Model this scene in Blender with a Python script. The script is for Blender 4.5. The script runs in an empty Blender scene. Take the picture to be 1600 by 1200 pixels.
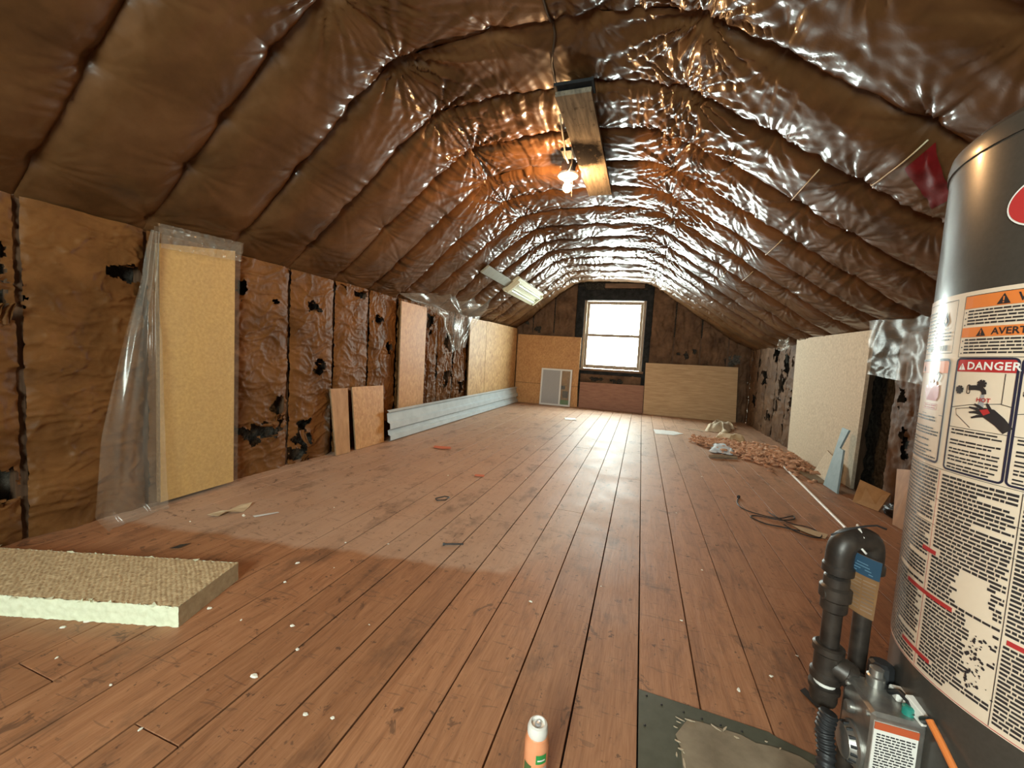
import bpy, math, random
import numpy as np
from mathutils import Matrix, Vector

SC = bpy.context.scene
COL = SC.collection
random.seed(7)
PI = math.pi

# ------------------------------------------------------------------ camera
cam_d = bpy.data.cameras.new('camera')
cam_d.sensor_width = 36.0
cam_d.lens = 618.1 * 36.0 / 1600.0
cam_d.clip_start = 0.02
cam = bpy.data.objects.new('camera', cam_d)
COL.objects.link(cam)
yaw, pitch, roll = 0.3137, 0.0708, 0.05725
fwd = Vector((-math.sin(yaw) * math.cos(pitch), math.cos(yaw) * math.cos(pitch), -math.sin(pitch)))
rgt = Vector((math.cos(yaw), math.sin(yaw), 0))
upv = rgt.cross(fwd)
r2 = math.cos(roll) * rgt + math.sin(roll) * upv
u2 = -math.sin(roll) * rgt + math.cos(roll) * upv
cam.matrix_world = Matrix(((r2.x, u2.x, -fwd.x, 0), (r2.y, u2.y, -fwd.y, 0), (r2.z, u2.z, -fwd.z, 0.84), (0, 0, 0, 1)))
SC.camera = cam

# ------------------------------------------------------------------ sky, exposure
world = bpy.data.worlds.new('overcast_sky')
SC.world = world
world.use_nodes = True
bg = world.node_tree.nodes['Background']
bg.inputs[0].default_value = (0.87, 1.0, 0.95, 1)
bg.inputs[1].default_value = 22.0
BULB = 600.0
SC.view_settings.view_transform = 'Standard'
SC.view_settings.look = 'None'
SC.view_settings.exposure = 1.25
SC.view_settings.gamma = 1.0
SC.view_settings.use_curve_mapping = False


def portal(name, loc, rot, sx, sy):
    d = bpy.data.lights.new(name, 'AREA')
    d.shape = 'RECTANGLE'
    d.size, d.size_y = sx, sy
    d.cycles.is_portal = True
    o = bpy.data.objects.new(name, d)
    COL.objects.link(o)
    o.location, o.rotation_euler = loc, rot
    o['kind'] = 'helper'


# ------------------------------------------------------------------ constants of the room (metres)
XL, XR, YB, YR = -2.29, 1.62, 7.05, -1.6
PITCH = 0.4064
Y0 = 0.863
BAYS = [Y0 + PITCH * j for j in range(-6, 16)]
WIN = (-1.03, 0.0, 0.70, 1.88)        # far window opening x0 x1 z0 z1
WIN2 = (-1.0, 0.1, 0.85, 1.80)      # window behind the camera
portal('portal_far', ((WIN[0] + WIN[1]) / 2, YB + 0.14, 1.29), (PI / 2 * -1, 0, 0), 1.03, 1.18)
portal('portal_rear', ((WIN2[0] + WIN2[1]) / 2, YR - 0.14, 1.325), (PI / 2, 0, 0), 1.1, 0.95)


# ------------------------------------------------------------------ noise
def _hash(ix, iy, seed):
    n = (ix.astype(np.int64) * 374761393 + iy.astype(np.int64) * 668265263 + seed * 1442695041) & 0xffffffff
    n = ((n ^ (n >> 13)) * 1274126177) & 0xffffffff
    n = ((n ^ (n >> 16)) * 2246822519) & 0xffffffff
    return ((n ^ (n >> 13)) & 0xffffff) / float(0xffffff)


def noise(x, y, seed=0):
    x, y = np.broadcast_arrays(np.asarray(x, float), np.asarray(y, float))
    ix, iy = np.floor(x), np.floor(y)
    fx, fy = x - ix, y - iy
    u, v = fx * fx * fx * (fx * (fx * 6 - 15) + 10), fy * fy * fy * (fy * (fy * 6 - 15) + 10)

    def g(dx, dy):
        a = _hash(ix + dx, iy + dy, seed) * 2 * np.pi
        return np.cos(a) * (fx - dx) + np.sin(a) * (fy - dy)
    n0 = g(0, 0) * (1 - u) + g(1, 0) * u
    n1 = g(0, 1) * (1 - u) + g(1, 1) * u
    return (n0 * (1 - v) + n1 * v) * 1.5


def ridged(x, y, seed=0):
    return 1 - 2.2 * np.abs(noise(x, y, seed))


def crease(x, y, seed=0, w=0.055):
    return np.exp(-np.abs(noise(x, y, seed)) / w)


def fbm(x, y, seed=0, o=3):
    s, a = 0, 1.0
    for k in range(o):
        s = s + a * noise(x * 2 ** k, y * 2 ** k, seed + k * 17)
        a *= 0.5
    return s


# ------------------------------------------------------------------ materials
def nmat(name):
    m = bpy.data.materials.new(name)
    m.use_nodes = True
    nt = m.node_tree
    return m, nt, nt.nodes['Principled BSDF'], nt.links


def ramp(nt, src, stops):
    r = nt.nodes.new('ShaderNodeValToRGB')
    e = r.color_ramp.elements
    e[0].position, e[0].color = stops[0][0], (*stops[0][1], 1)
    e[1].position, e[1].color = stops[-1][0], (*stops[-1][1], 1)
    for p, c in stops[1:-1]:
        x = e.new(p)
        x.color = (*c, 1)
    nt.links.new(src, r.inputs[0])
    return r.outputs[0]


def tex(nt, scale, detail=4, rough=0.6, stretch=(1, 1, 1), offset_random=False, dist=0.0, coord='pos'):
    if coord == 'pos':
        v = nt.nodes.new('ShaderNodeNewGeometry').outputs['Position']
    else:
        v = nt.nodes.new('ShaderNodeTexCoord').outputs['Object']
    mp = nt.nodes.new('ShaderNodeMapping')
    mp.inputs['Scale'].default_value = stretch
    nt.links.new(v, mp.inputs['Vector'])
    v = mp.outputs[0]
    if offset_random:
        oi = nt.nodes.new('ShaderNodeObjectInfo')
        mu = nt.nodes.new('ShaderNodeMath')
        mu.operation = 'MULTIPLY'
        mu.inputs[1].default_value = 37.0
        nt.links.new(oi.outputs['Random'], mu.inputs[0])
        ad = nt.nodes.new('ShaderNodeVectorMath')
        ad.operation = 'ADD'
        nt.links.new(v, ad.inputs[0])
        nt.links.new(mu.outputs[0], ad.inputs[1])
        v = ad.outputs[0]
    n = nt.nodes.new('ShaderNodeTexNoise')
    n.inputs['Scale'].default_value = scale
    n.inputs['Detail'].default_value = detail
    n.inputs['Roughness'].default_value = rough
    n.inputs['Distortion'].default_value = dist
    nt.links.new(v, n.inputs['Vector'])
    return n.outputs['Fac']


def mixc(nt, fac, a, b, mode='MIX'):
    m = nt.nodes.new('ShaderNodeMix')
    m.data_type = 'RGBA'
    m.blend_type = mode
    for k, s in ((0, fac), (6, a), (7, b)):
        if isinstance(s, (int, float)):
            m.inputs[k].default_value = s
        elif isinstance(s, tuple):
            m.inputs[k].default_value = (*s, 1)
        else:
            nt.links.new(s, m.inputs[k])
    return m.outputs[2]


def math_n(nt, op, a, b=None, clamp=False):
    m = nt.nodes.new('ShaderNodeMath')
    m.operation = op
    m.use_clamp = clamp
    for k, s in ((0, a), (1, b)):
        if s is None:
            continue
        if isinstance(s, (int, float)):
            m.inputs[k].default_value = s
        else:
            nt.links.new(s, m.inputs[k])
    return m.outputs[0]


def bump(nt, p, h, strength=0.3, dist=0.01):
    b = nt.nodes.new('ShaderNodeBump')
    b.inputs['Strength'].default_value = strength
    b.inputs['Distance'].default_value = dist
    nt.links.new(h, b.inputs['Height'])
    nt.links.new(b.outputs[0], p.inputs['Normal'])
    return b


def simple(name, c1, c2=None, scale=20, rough=0.6, metal=0.0, bmp=0.0, stretch=(1, 1, 1), spec=0.5, coat=0.0, detail=4, lo=0.3, hi=0.7, bd=0.004, rnd=False):
    m, nt, p, L = nmat(name)
    p.inputs['Roughness'].default_value = rough
    p.inputs['Metallic'].default_value = metal
    p.inputs['Specular IOR Level'].default_value = spec
    if coat:
        p.inputs['Coat Weight'].default_value = coat
        p.inputs['Coat Roughness'].default_value = 0.12
    if c2 is None:
        p.inputs['Base Color'].default_value = (*c1, 1)
        if bmp:
            bump(nt, p, tex(nt, scale, detail, stretch=stretch), bmp, bd)
    else:
        n = tex(nt, scale, detail, stretch=stretch, offset_random=rnd)
        L.new(ramp(nt, n, [(lo, c1), (hi, c2)]), p.inputs['Base Color'])
        if bmp:
            bump(nt, p, n, bmp, bd)
    return m


def plank_material():
    m, nt, p, L = nmat('aged_floor_plank')
    oi = nt.nodes.new('ShaderNodeObjectInfo').outputs['Random']
    grain = tex(nt, 7, 7, 0.68, (4.0, 0.45, 1), True, 1.2)
    fine = tex(nt, 60, 3, 0.6, (4.0, 0.25, 1), True)
    c = ramp(nt, grain, [(0.26, (0.19, 0.075, 0.030)), (0.45, (0.36, 0.150, 0.062)), (0.62, (0.45, 0.205, 0.092)), (0.78, (0.37, 0.157, 0.067))])
    c = mixc(nt, 0.25, c, ramp(nt, fine, [(0.35, (0.17, 0.080, 0.047)), (0.65, (0.46, 0.26, 0.165))]))
    tone = ramp(nt, oi, [(0.0, (0.90, 0.88, 0.86)), (0.5, (1.0, 1.0, 1.0)), (1.0, (1.08, 1.06, 1.04))])
    c = mixc(nt, 1.0, c, tone, 'MULTIPLY')
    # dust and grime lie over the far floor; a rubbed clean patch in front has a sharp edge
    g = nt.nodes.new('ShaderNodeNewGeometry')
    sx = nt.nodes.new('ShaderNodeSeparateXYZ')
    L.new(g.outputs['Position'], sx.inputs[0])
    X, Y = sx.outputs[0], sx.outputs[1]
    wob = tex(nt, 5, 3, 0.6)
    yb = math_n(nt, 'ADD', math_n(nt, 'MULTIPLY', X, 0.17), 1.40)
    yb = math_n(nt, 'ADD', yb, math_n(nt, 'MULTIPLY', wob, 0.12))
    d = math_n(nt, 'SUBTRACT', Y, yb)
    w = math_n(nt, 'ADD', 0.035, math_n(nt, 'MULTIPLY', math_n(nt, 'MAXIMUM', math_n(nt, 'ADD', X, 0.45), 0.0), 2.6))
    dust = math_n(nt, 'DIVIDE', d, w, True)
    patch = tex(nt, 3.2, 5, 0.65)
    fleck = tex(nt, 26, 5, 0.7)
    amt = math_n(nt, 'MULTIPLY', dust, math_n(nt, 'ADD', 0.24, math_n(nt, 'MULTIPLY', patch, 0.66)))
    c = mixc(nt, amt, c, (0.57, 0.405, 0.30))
    st = ramp(nt, tex(nt, 4.5, 6, 0.7, (1.6, 0.8, 1)), [(0.54, (0, 0, 0)), (0.68, (1, 1, 1))])
    c = mixc(nt, math_n(nt, 'MULTIPLY', st, 0.55), c, (0.085, 0.045, 0.028))
    sp = ramp(nt, fleck, [(0.625, (0, 0, 0)), (0.66, (1, 1, 1))])
    c = mixc(nt, math_n(nt, 'MULTIPLY', sp, 0.7), c, (0.06, 0.032, 0.022))
    scr = ramp(nt, tex(nt, 14, 2, 0.5, (0.5, 3.0, 1), False, 2.0), [(0.655, (0, 0, 0)), (0.67, (1, 1, 1))])
    c = mixc(nt, math_n(nt, 'MULTIPLY', scr, 0.35), c, (0.09, 0.05, 0.035))
    sc2 = ramp(nt, tex(nt, 11, 4, 0.75, (1.2, 1.0, 1), False, 0.8), [(0.615, (0, 0, 0)), (0.665, (1, 1, 1))])
    c = mixc(nt, math_n(nt, 'MULTIPLY', sc2, 0.6), c, (0.075, 0.040, 0.026))
    L.new(c, p.inputs['Base Color'])
    r = math_n(nt, 'ADD', 0.42, math_n(nt, 'MULTIPLY', patch, 0.30))
    L.new(r, p.inputs['Roughness'])
    p.inputs['Specular IOR Level'].default_value = 0.5
    bump(nt, p, grain, 0.35, 0.004)
    return m


def poly_material():
    """kraft faced batts behind clear poly sheeting: matt brown under a glossy clear film"""
    m, nt, p, L = nmat('poly_sheeting_over_kraft')
    n = tex(nt, 3.5, 5, 0.6)
    c = ramp(nt, n, [(0.30, (0.060, 0.0265, 0.0090)), (0.52, (0.104, 0.0475, 0.0170)), (0.75, (0.150, 0.072, 0.029))])
    L.new(c, p.inputs['Base Color'])
    p.inputs['Roughness'].default_value = 0.42
    p.inputs['Specular IOR Level'].default_value = 0.12
    p.inputs['Coat Weight'].default_value = 0.55
    p.inputs['Coat Roughness'].default_value = 0.15
    p.inputs['Coat IOR'].default_value = 1.5
    h1 = tex(nt, 16, 3, 0.55, (1, 1, 1), False, 1.4)
    h2 = tex(nt, 55, 2, 0.5, (1.0, 0.5, 1.0), False, 0.8)
    h = math_n(nt, 'ADD', math_n(nt, 'MULTIPLY', h1, 0.7), math_n(nt, 'MULTIPLY', h2, 0.3))
    b = bump(nt, p, h, 0.09, 0.010)
    L.new(b.outputs[0], p.inputs['Coat Normal'])
    return m


def film_material(name, fac, tint=(0.62, 0.56, 0.47)):
    m, nt, p, L = nmat(name)
    out = nt.nodes['Material Output']
    p.inputs['Base Color'].default_value = (*tint, 1)
    p.inputs['Roughness'].default_value = 0.3
    p.inputs['Specular IOR Level'].default_value = 0.5
    t = nt.nodes.new('ShaderNodeBsdfTransparent')
    t.inputs[0].default_value = (0.96, 0.96, 0.95, 1)
    mx = nt.nodes.new('ShaderNodeMixShader')
    n = tex(nt, 9, 4, 0.6, (1, 1, 0.4))
    L.new(math_n(nt, 'MULTIPLY', math_n(nt, 'ADD', n, 0.4), fac, True), mx.inputs[0])
    L.new(t.outputs[0], mx.inputs[1])
    g = nt.nodes.new('ShaderNodeBsdfGlossy')
    g.inputs['Roughness'].default_value = 0.16
    g.inputs[0].default_value = (0.75, 0.75, 0.72, 1)
    mg = nt.nodes.new('ShaderNodeMixShader')
    mg.inputs[0].default_value = 0.04 if name.startswith('thick') else 0.14
    L.new(p.outputs[0], mg.inputs[1])
    L.new(g.outputs[0], mg.inputs[2])
    L.new(mg.outputs[0], mx.inputs[2])
    L.new(mx.outputs[0], out.inputs[0])
    return m


def osb_material(name, a, b, c, scale=45):
    m, nt, p, L = nmat(name)
    v = nt.nodes.new('ShaderNodeTexVoronoi')
    v.inputs['Scale'].default_value = scale
    v.inputs['Randomness'].default_value = 1.0
    co = nt.nodes.new('ShaderNodeTexCoord')
    mp = nt.nodes.new('ShaderNodeMapping')
    mp.inputs['Scale'].default_value = (1, 1, 0.6)
    mp.inputs['Rotation'].default_value = (0.5, 0.4, 0.3)
    L.new(co.outputs['Object'], mp.inputs[0])
    L.new(mp.outputs[0], v.inputs['Vector'])
    sep = nt.nodes.new('ShaderNodeSeparateColor')
    L.new(v.outputs['Color'], sep.inputs[0])
    k = ramp(nt, sep.outputs[0], [(0.0, a), (0.5, b), (1.0, c)])
    n = tex(nt, 5, 4)
    k = mixc(nt, 0.35, k, ramp(nt, n, [(0.3, a), (0.7, c)]))
    L.new(k, p.inputs['Base Color'])
    p.inputs['Roughness'].default_value = 0.55
    bump(nt, p, sep.outputs[0], 0.15, 0.003)
    return m


def emis(name, col, s):
    m, nt, p, L = nmat(name)
    p.inputs['Base Color'].default_value = (*col, 1)
    p.inputs['Emission Color'].default_value = (*col, 1)
    p.inputs['Emission Strength'].default_value = s
    return m


def charred_board_material():
    m, nt, p, L = nmat('scorched_grey_board')
    n = tex(nt, 20, 5, 0.6, (2.5, 0.25, 1))
    c = ramp(nt, n, [(0.3, (0.10, 0.085, 0.066)), (0.7, (0.25, 0.21, 0.155))])
    g = nt.nodes.new('ShaderNodeNewGeometry')
    vd = nt.nodes.new('ShaderNodeVectorMath')
    vd.operation = 'DISTANCE'
    L.new(g.outputs['Position'], vd.inputs[0])
    vd.inputs[1].default_value = (-0.46, 2.545, 2.113)
    e = math_n(nt, 'ADD', vd.outputs['Value'], math_n(nt, 'MULTIPLY', tex(nt, 16, 4), 0.10))
    k = ramp(nt, e, [(0.175, (1, 1, 1)), (0.245, (0, 0, 0))])
    c = mixc(nt, math_n(nt, 'MULTIPLY', k, 0.97), c, (0.006, 0.006, 0.007))
    sm = ramp(nt, tex(nt, 30, 4, 0.7, (1, 0.7, 1)), [(0.60, (0, 0, 0)), (0.66, (1, 1, 1))])
    c = mixc(nt, math_n(nt, 'MULTIPLY', sm, 0.6), c, (0.05, 0.04, 0.03))
    L.new(c, p.inputs['Base Color'])
    p.inputs['Roughness'].default_value = 0.9
    p.inputs['Specular IOR Level'].default_value = 0.0
    bump(nt, p, n, 0.3, 0.003)
    return m


M = {}
M['plank'] = plank_material()
M['subfloor'] = simple('dark_subfloor', (0.012, 0.008, 0.006), rough=0.9)
M['poly'] = poly_material()
M['kraft'] = simple('kraft_paper_facing', (0.082, 0.033, 0.0085), (0.215, 0.094, 0.0290), 5, 0.52, bmp=0.40, bd=0.02, spec=0.18, detail=6, lo=0.28, hi=0.72)
M['kraft_dark'] = simple('dusty_kraft_paper', (0.075, 0.040, 0.022), (0.19, 0.110, 0.062), 6, 0.6, bmp=0.35, bd=0.02, detail=6, spec=0.15)
M['wool'] = simple('grey_mineral_wool', (0.018, 0.015, 0.012), (0.11, 0.095, 0.075), 40, 0.95, bmp=0.8, bd=0.02, spec=0.1, detail=8)
M['stud'] = simple('old_stud_wood', (0.07, 0.035, 0.017), (0.17, 0.09, 0.045), 14, 0.7, stretch=(3, 3, 0.3), bmp=0.3)
M['tar'] = simple('black_tar_paper', (0.008, 0.009, 0.010), (0.03, 0.032, 0.034), 12, 0.75, bmp=0.3, spec=0.15)
M['sash'] = simple('weathered_sash_wood', (0.20, 0.15, 0.10), (0.42, 0.34, 0.25), 20, 0.5, stretch=(3, 3, 0.5), bmp=0.2)
M['oldwood'] = simple('brown_header_wood', (0.10, 0.055, 0.03), (0.24, 0.14, 0.08), 14, 0.7, stretch=(0.4, 3, 3), bmp=0.3)
M['glass'] = film_material('window_glass', 0.05, (0.9, 0.95, 0.95))
M['film'] = film_material('clear_plastic_film', 0.22)
M['film2'] = film_material('thick_clear_plastic', 0.24, (0.42, 0.38, 0.31))
M['film_thin'] = film_material('tight_clear_plastic', 0.13)
M['foam_top'] = simple('brown_rigid_board_facing', (0.34, 0.225, 0.115), (0.66, 0.49, 0.285), 75, 0.85, bmp=0.6, bd=0.005, detail=5)
M['foam'] = simple('pale_yellow_foam', (0.72, 0.74, 0.52), (0.86, 0.88, 0.66), 60, 0.8, bmp=0.4, bd=0.004, detail=6)
M['foam_end'] = simple('tan_cut_foam', (0.34, 0.27, 0.16), (0.48, 0.40, 0.25), 40, 0.85, bmp=0.4, bd=0.004)
M['tan'] = simple('tan_fibre_panel', (0.56, 0.34, 0.10), (0.72, 0.46, 0.155), 70, 0.65, bmp=0.25, bd=0.003, detail=6)
M['cream_board'] = simple('cream_fibre_board', (0.52, 0.43, 0.31), (0.72, 0.62, 0.47), 55, 0.8, bmp=0.3, bd=0.003, detail=6)
M['osb'] = osb_material('oriented_strand_board', (0.36, 0.19, 0.07), (0.52, 0.31, 0.13), (0.66, 0.43, 0.20), 38)
M['osb2'] = osb_material('orange_chipboard', (0.42, 0.19, 0.058), (0.53, 0.265, 0.09), (0.62, 0.345, 0.13), 60)
M['ply'] = simple('pale_plywood', (0.43, 0.28, 0.14), (0.60, 0.42, 0.24), 10, 0.6, stretch=(0.5, 3, 5), bmp=0.15)
M['plyred'] = simple('reddish_plywood', (0.24, 0.105, 0.062), (0.36, 0.18, 0.11), 10, 0.6, stretch=(0.6, 3, 4), bmp=0.15)
M['plyor'] = simple('orange_plywood', (0.36, 0.18, 0.075), (0.53, 0.30, 0.14), 11, 0.6, stretch=(3, 2, 0.5), bmp=0.15)
M['edge'] = simple('raw_board_edge', (0.20, 0.12, 0.06), (0.36, 0.23, 0.12), 60, 0.8)
M['siding'] = simple('grey_painted_metal', (0.44, 0.52, 0.56), (0.55, 0.63, 0.67), 8, 0.32, spec=0.6)
M['screenwhite'] = simple('white_painted_frame', (0.75, 0.77, 0.78), rough=0.5)
M['mesh'] = simple('grey_screen_mesh', (0.34, 0.35, 0.37), (0.44, 0.45, 0.47), 220, 0.8, detail=1)
M['blue'] = simple('blue_grey_board', (0.24, 0.36, 0.42), (0.32, 0.45, 0.51), 18, 0.6, bmp=0.1)
M['pink'] = simple('shredded_orange_wool', (0.42, 0.21, 0.12), (0.72, 0.44, 0.29), 40, 0.95, bmp=0.6, bd=0.01)
M['crumb'] = simple('white_foam_crumb', (0.78, 0.74, 0.62), (0.92, 0.88, 0.78), 80, 0.8)
M['paper'] = simple('buff_paper', (0.46, 0.34, 0.20), (0.62, 0.49, 0.33), 14, 0.7, bmp=0.2)
M['whitepaper'] = simple('pale_paper', (0.62, 0.62, 0.60), (0.78, 0.78, 0.76), 14, 0.7)
M['bluepaper'] = simple('pale_blue_paper', (0.50, 0.60, 0.70), (0.66, 0.74, 0.80), 14, 0.7)
M['card'] = simple('corrugated_card', (0.40, 0.25, 0.12), (0.55, 0.37, 0.20), 14, 0.8)
M['black'] = simple('black_rubber', (0.012, 0.012, 0.013), (0.03, 0.03, 0.032), 20, 0.5)
M['bag'] = simple('black_bag_plastic', (0.01, 0.01, 0.012), rough=0.25, bmp=0.6, scale=25, bd=0.02)
M['iron'] = simple('black_iron_pipe', (0.018, 0.014, 0.012), (0.060, 0.045, 0.035), 30, 0.42, metal=0.3, bmp=0.3, bd=0.002)
M['alu'] = simple('cast_grey_metal', (0.30, 0.29, 0.27), (0.44, 0.42, 0.39), 40, 0.38, metal=0.85, bmp=0.15, bd=0.002)
M['tank'] = simple('dark_grey_enamel', (0.052, 0.045, 0.037), (0.064, 0.055, 0.046), 160, 0.30, spec=0.45, coat=0.25)
M['label'] = simple('cream_label_stock', (0.80, 0.63, 0.475), (0.86, 0.69, 0.53), 20, 0.35, coat=0.35)
M['ink'] = simple('black_print', (0.030, 0.026, 0.028), rough=0.4, coat=0.3)
M['navy'] = simple('navy_print', (0.020, 0.020, 0.045), rough=0.4, coat=0.3)
M['orange'] = simple('orange_print', (0.80, 0.22, 0.05), rough=0.4, coat=0.3)
M['redorange'] = simple('red_orange_print', (0.52, 0.10, 0.035), rough=0.45)
M['red'] = simple('red_print', (0.50, 0.035, 0.035), rough=0.4, coat=0.3)
M['whiteink'] = simple('white_print', (0.85, 0.82, 0.76), rough=0.4)
M['redtape'] = simple('red_sheathing_tape', (0.11, 0.003, 0.005), (0.18, 0.006, 0.009), 16, 0.55, spec=0.25, bmp=0.3)
M['greensheet'] = simple('green_grey_sheet_metal', (0.060, 0.066, 0.045), (0.085, 0.090, 0.064), 30, 0.5)
M['vinyl'] = simple('worn_cement_board', (0.17, 0.13, 0.085), (0.30, 0.24, 0.165), 16, 0.65, bmp=0.3, detail=7)
M['vinyl_tear'] = simple('torn_pale_edge', (0.48, 0.38, 0.26), (0.62, 0.52, 0.38), 40, 0.8)
M['canorange'] = simple('orange_can_print', (0.80, 0.24, 0.10), (0.86, 0.36, 0.18), 12, 0.35, coat=0.4)
M['canwhite'] = simple('white_can_cap', (0.80, 0.76, 0.70), rough=0.4)
M['cangreen'] = simple('green_can_logo', (0.03, 0.30, 0.07), rough=0.4)
M['cangrey'] = simple('silver_can_print', (0.55, 0.55, 0.56), rough=0.35, metal=0.4)
M['canpink'] = simple('pink_can_print', (0.75, 0.30, 0.32), rough=0.4)
M['canleaf'] = simple('dark_green_can_print', (0.08, 0.14, 0.05), rough=0.4)
M['bluehead'] = simple('dark_blue_booklet_head', (0.014, 0.042, 0.075), rough=0.6, spec=0.2)
M['navyline'] = simple('pale_blue_print', (0.06, 0.13, 0.19), rough=0.6)
M['booklet'] = simple('tan_booklet_page', (0.13, 0.062, 0.024), (0.24, 0.125, 0.052), 10, 0.6, spec=0.15)
M['teal'] = simple('teal_plastic', (0.02, 0.22, 0.17), rough=0.35)
M['orangeplastic'] = simple('orange_sleeve', (0.72, 0.20, 0.045), rough=0.4)
M['porcelain'] = simple('white_porcelain', (0.85, 0.80, 0.70), rough=0.25)
M['bulb'] = emis('lit_bulb', (1.0, 0.56, 0.24), BULB)
M['charred'] = charred_board_material()
M['cable'] = simple('pale_cable_jacket', (0.55, 0.44, 0.28), rough=0.5)
M['darkcable'] = simple('brown_cable_jacket', (0.06, 0.04, 0.025), rough=0.5)
M['fixture'] = simple('ivory_enamel', (0.62, 0.62, 0.46), (0.68, 0.68, 0.52), 10, 0.4)
M['tube'] = simple('fluorescent_tube_glass', (0.88, 0.92, 0.86), rough=0.2)
M['greyboard'] = simple('grey_painted_batten', (0.20, 0.22, 0.18), (0.27, 0.29, 0.24), 14, 0.55)
M['whiterod'] = simple('white_plastic_rod', (0.82, 0.80, 0.76), rough=0.35)
M['orangescrap'] = simple('orange_red_scrap', (0.62, 0.15, 0.06), rough=0.6)
M['shell'] = simple('roof_boards', (0.05, 0.035, 0.025), (0.10, 0.07, 0.05), 10, 0.9)


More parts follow.
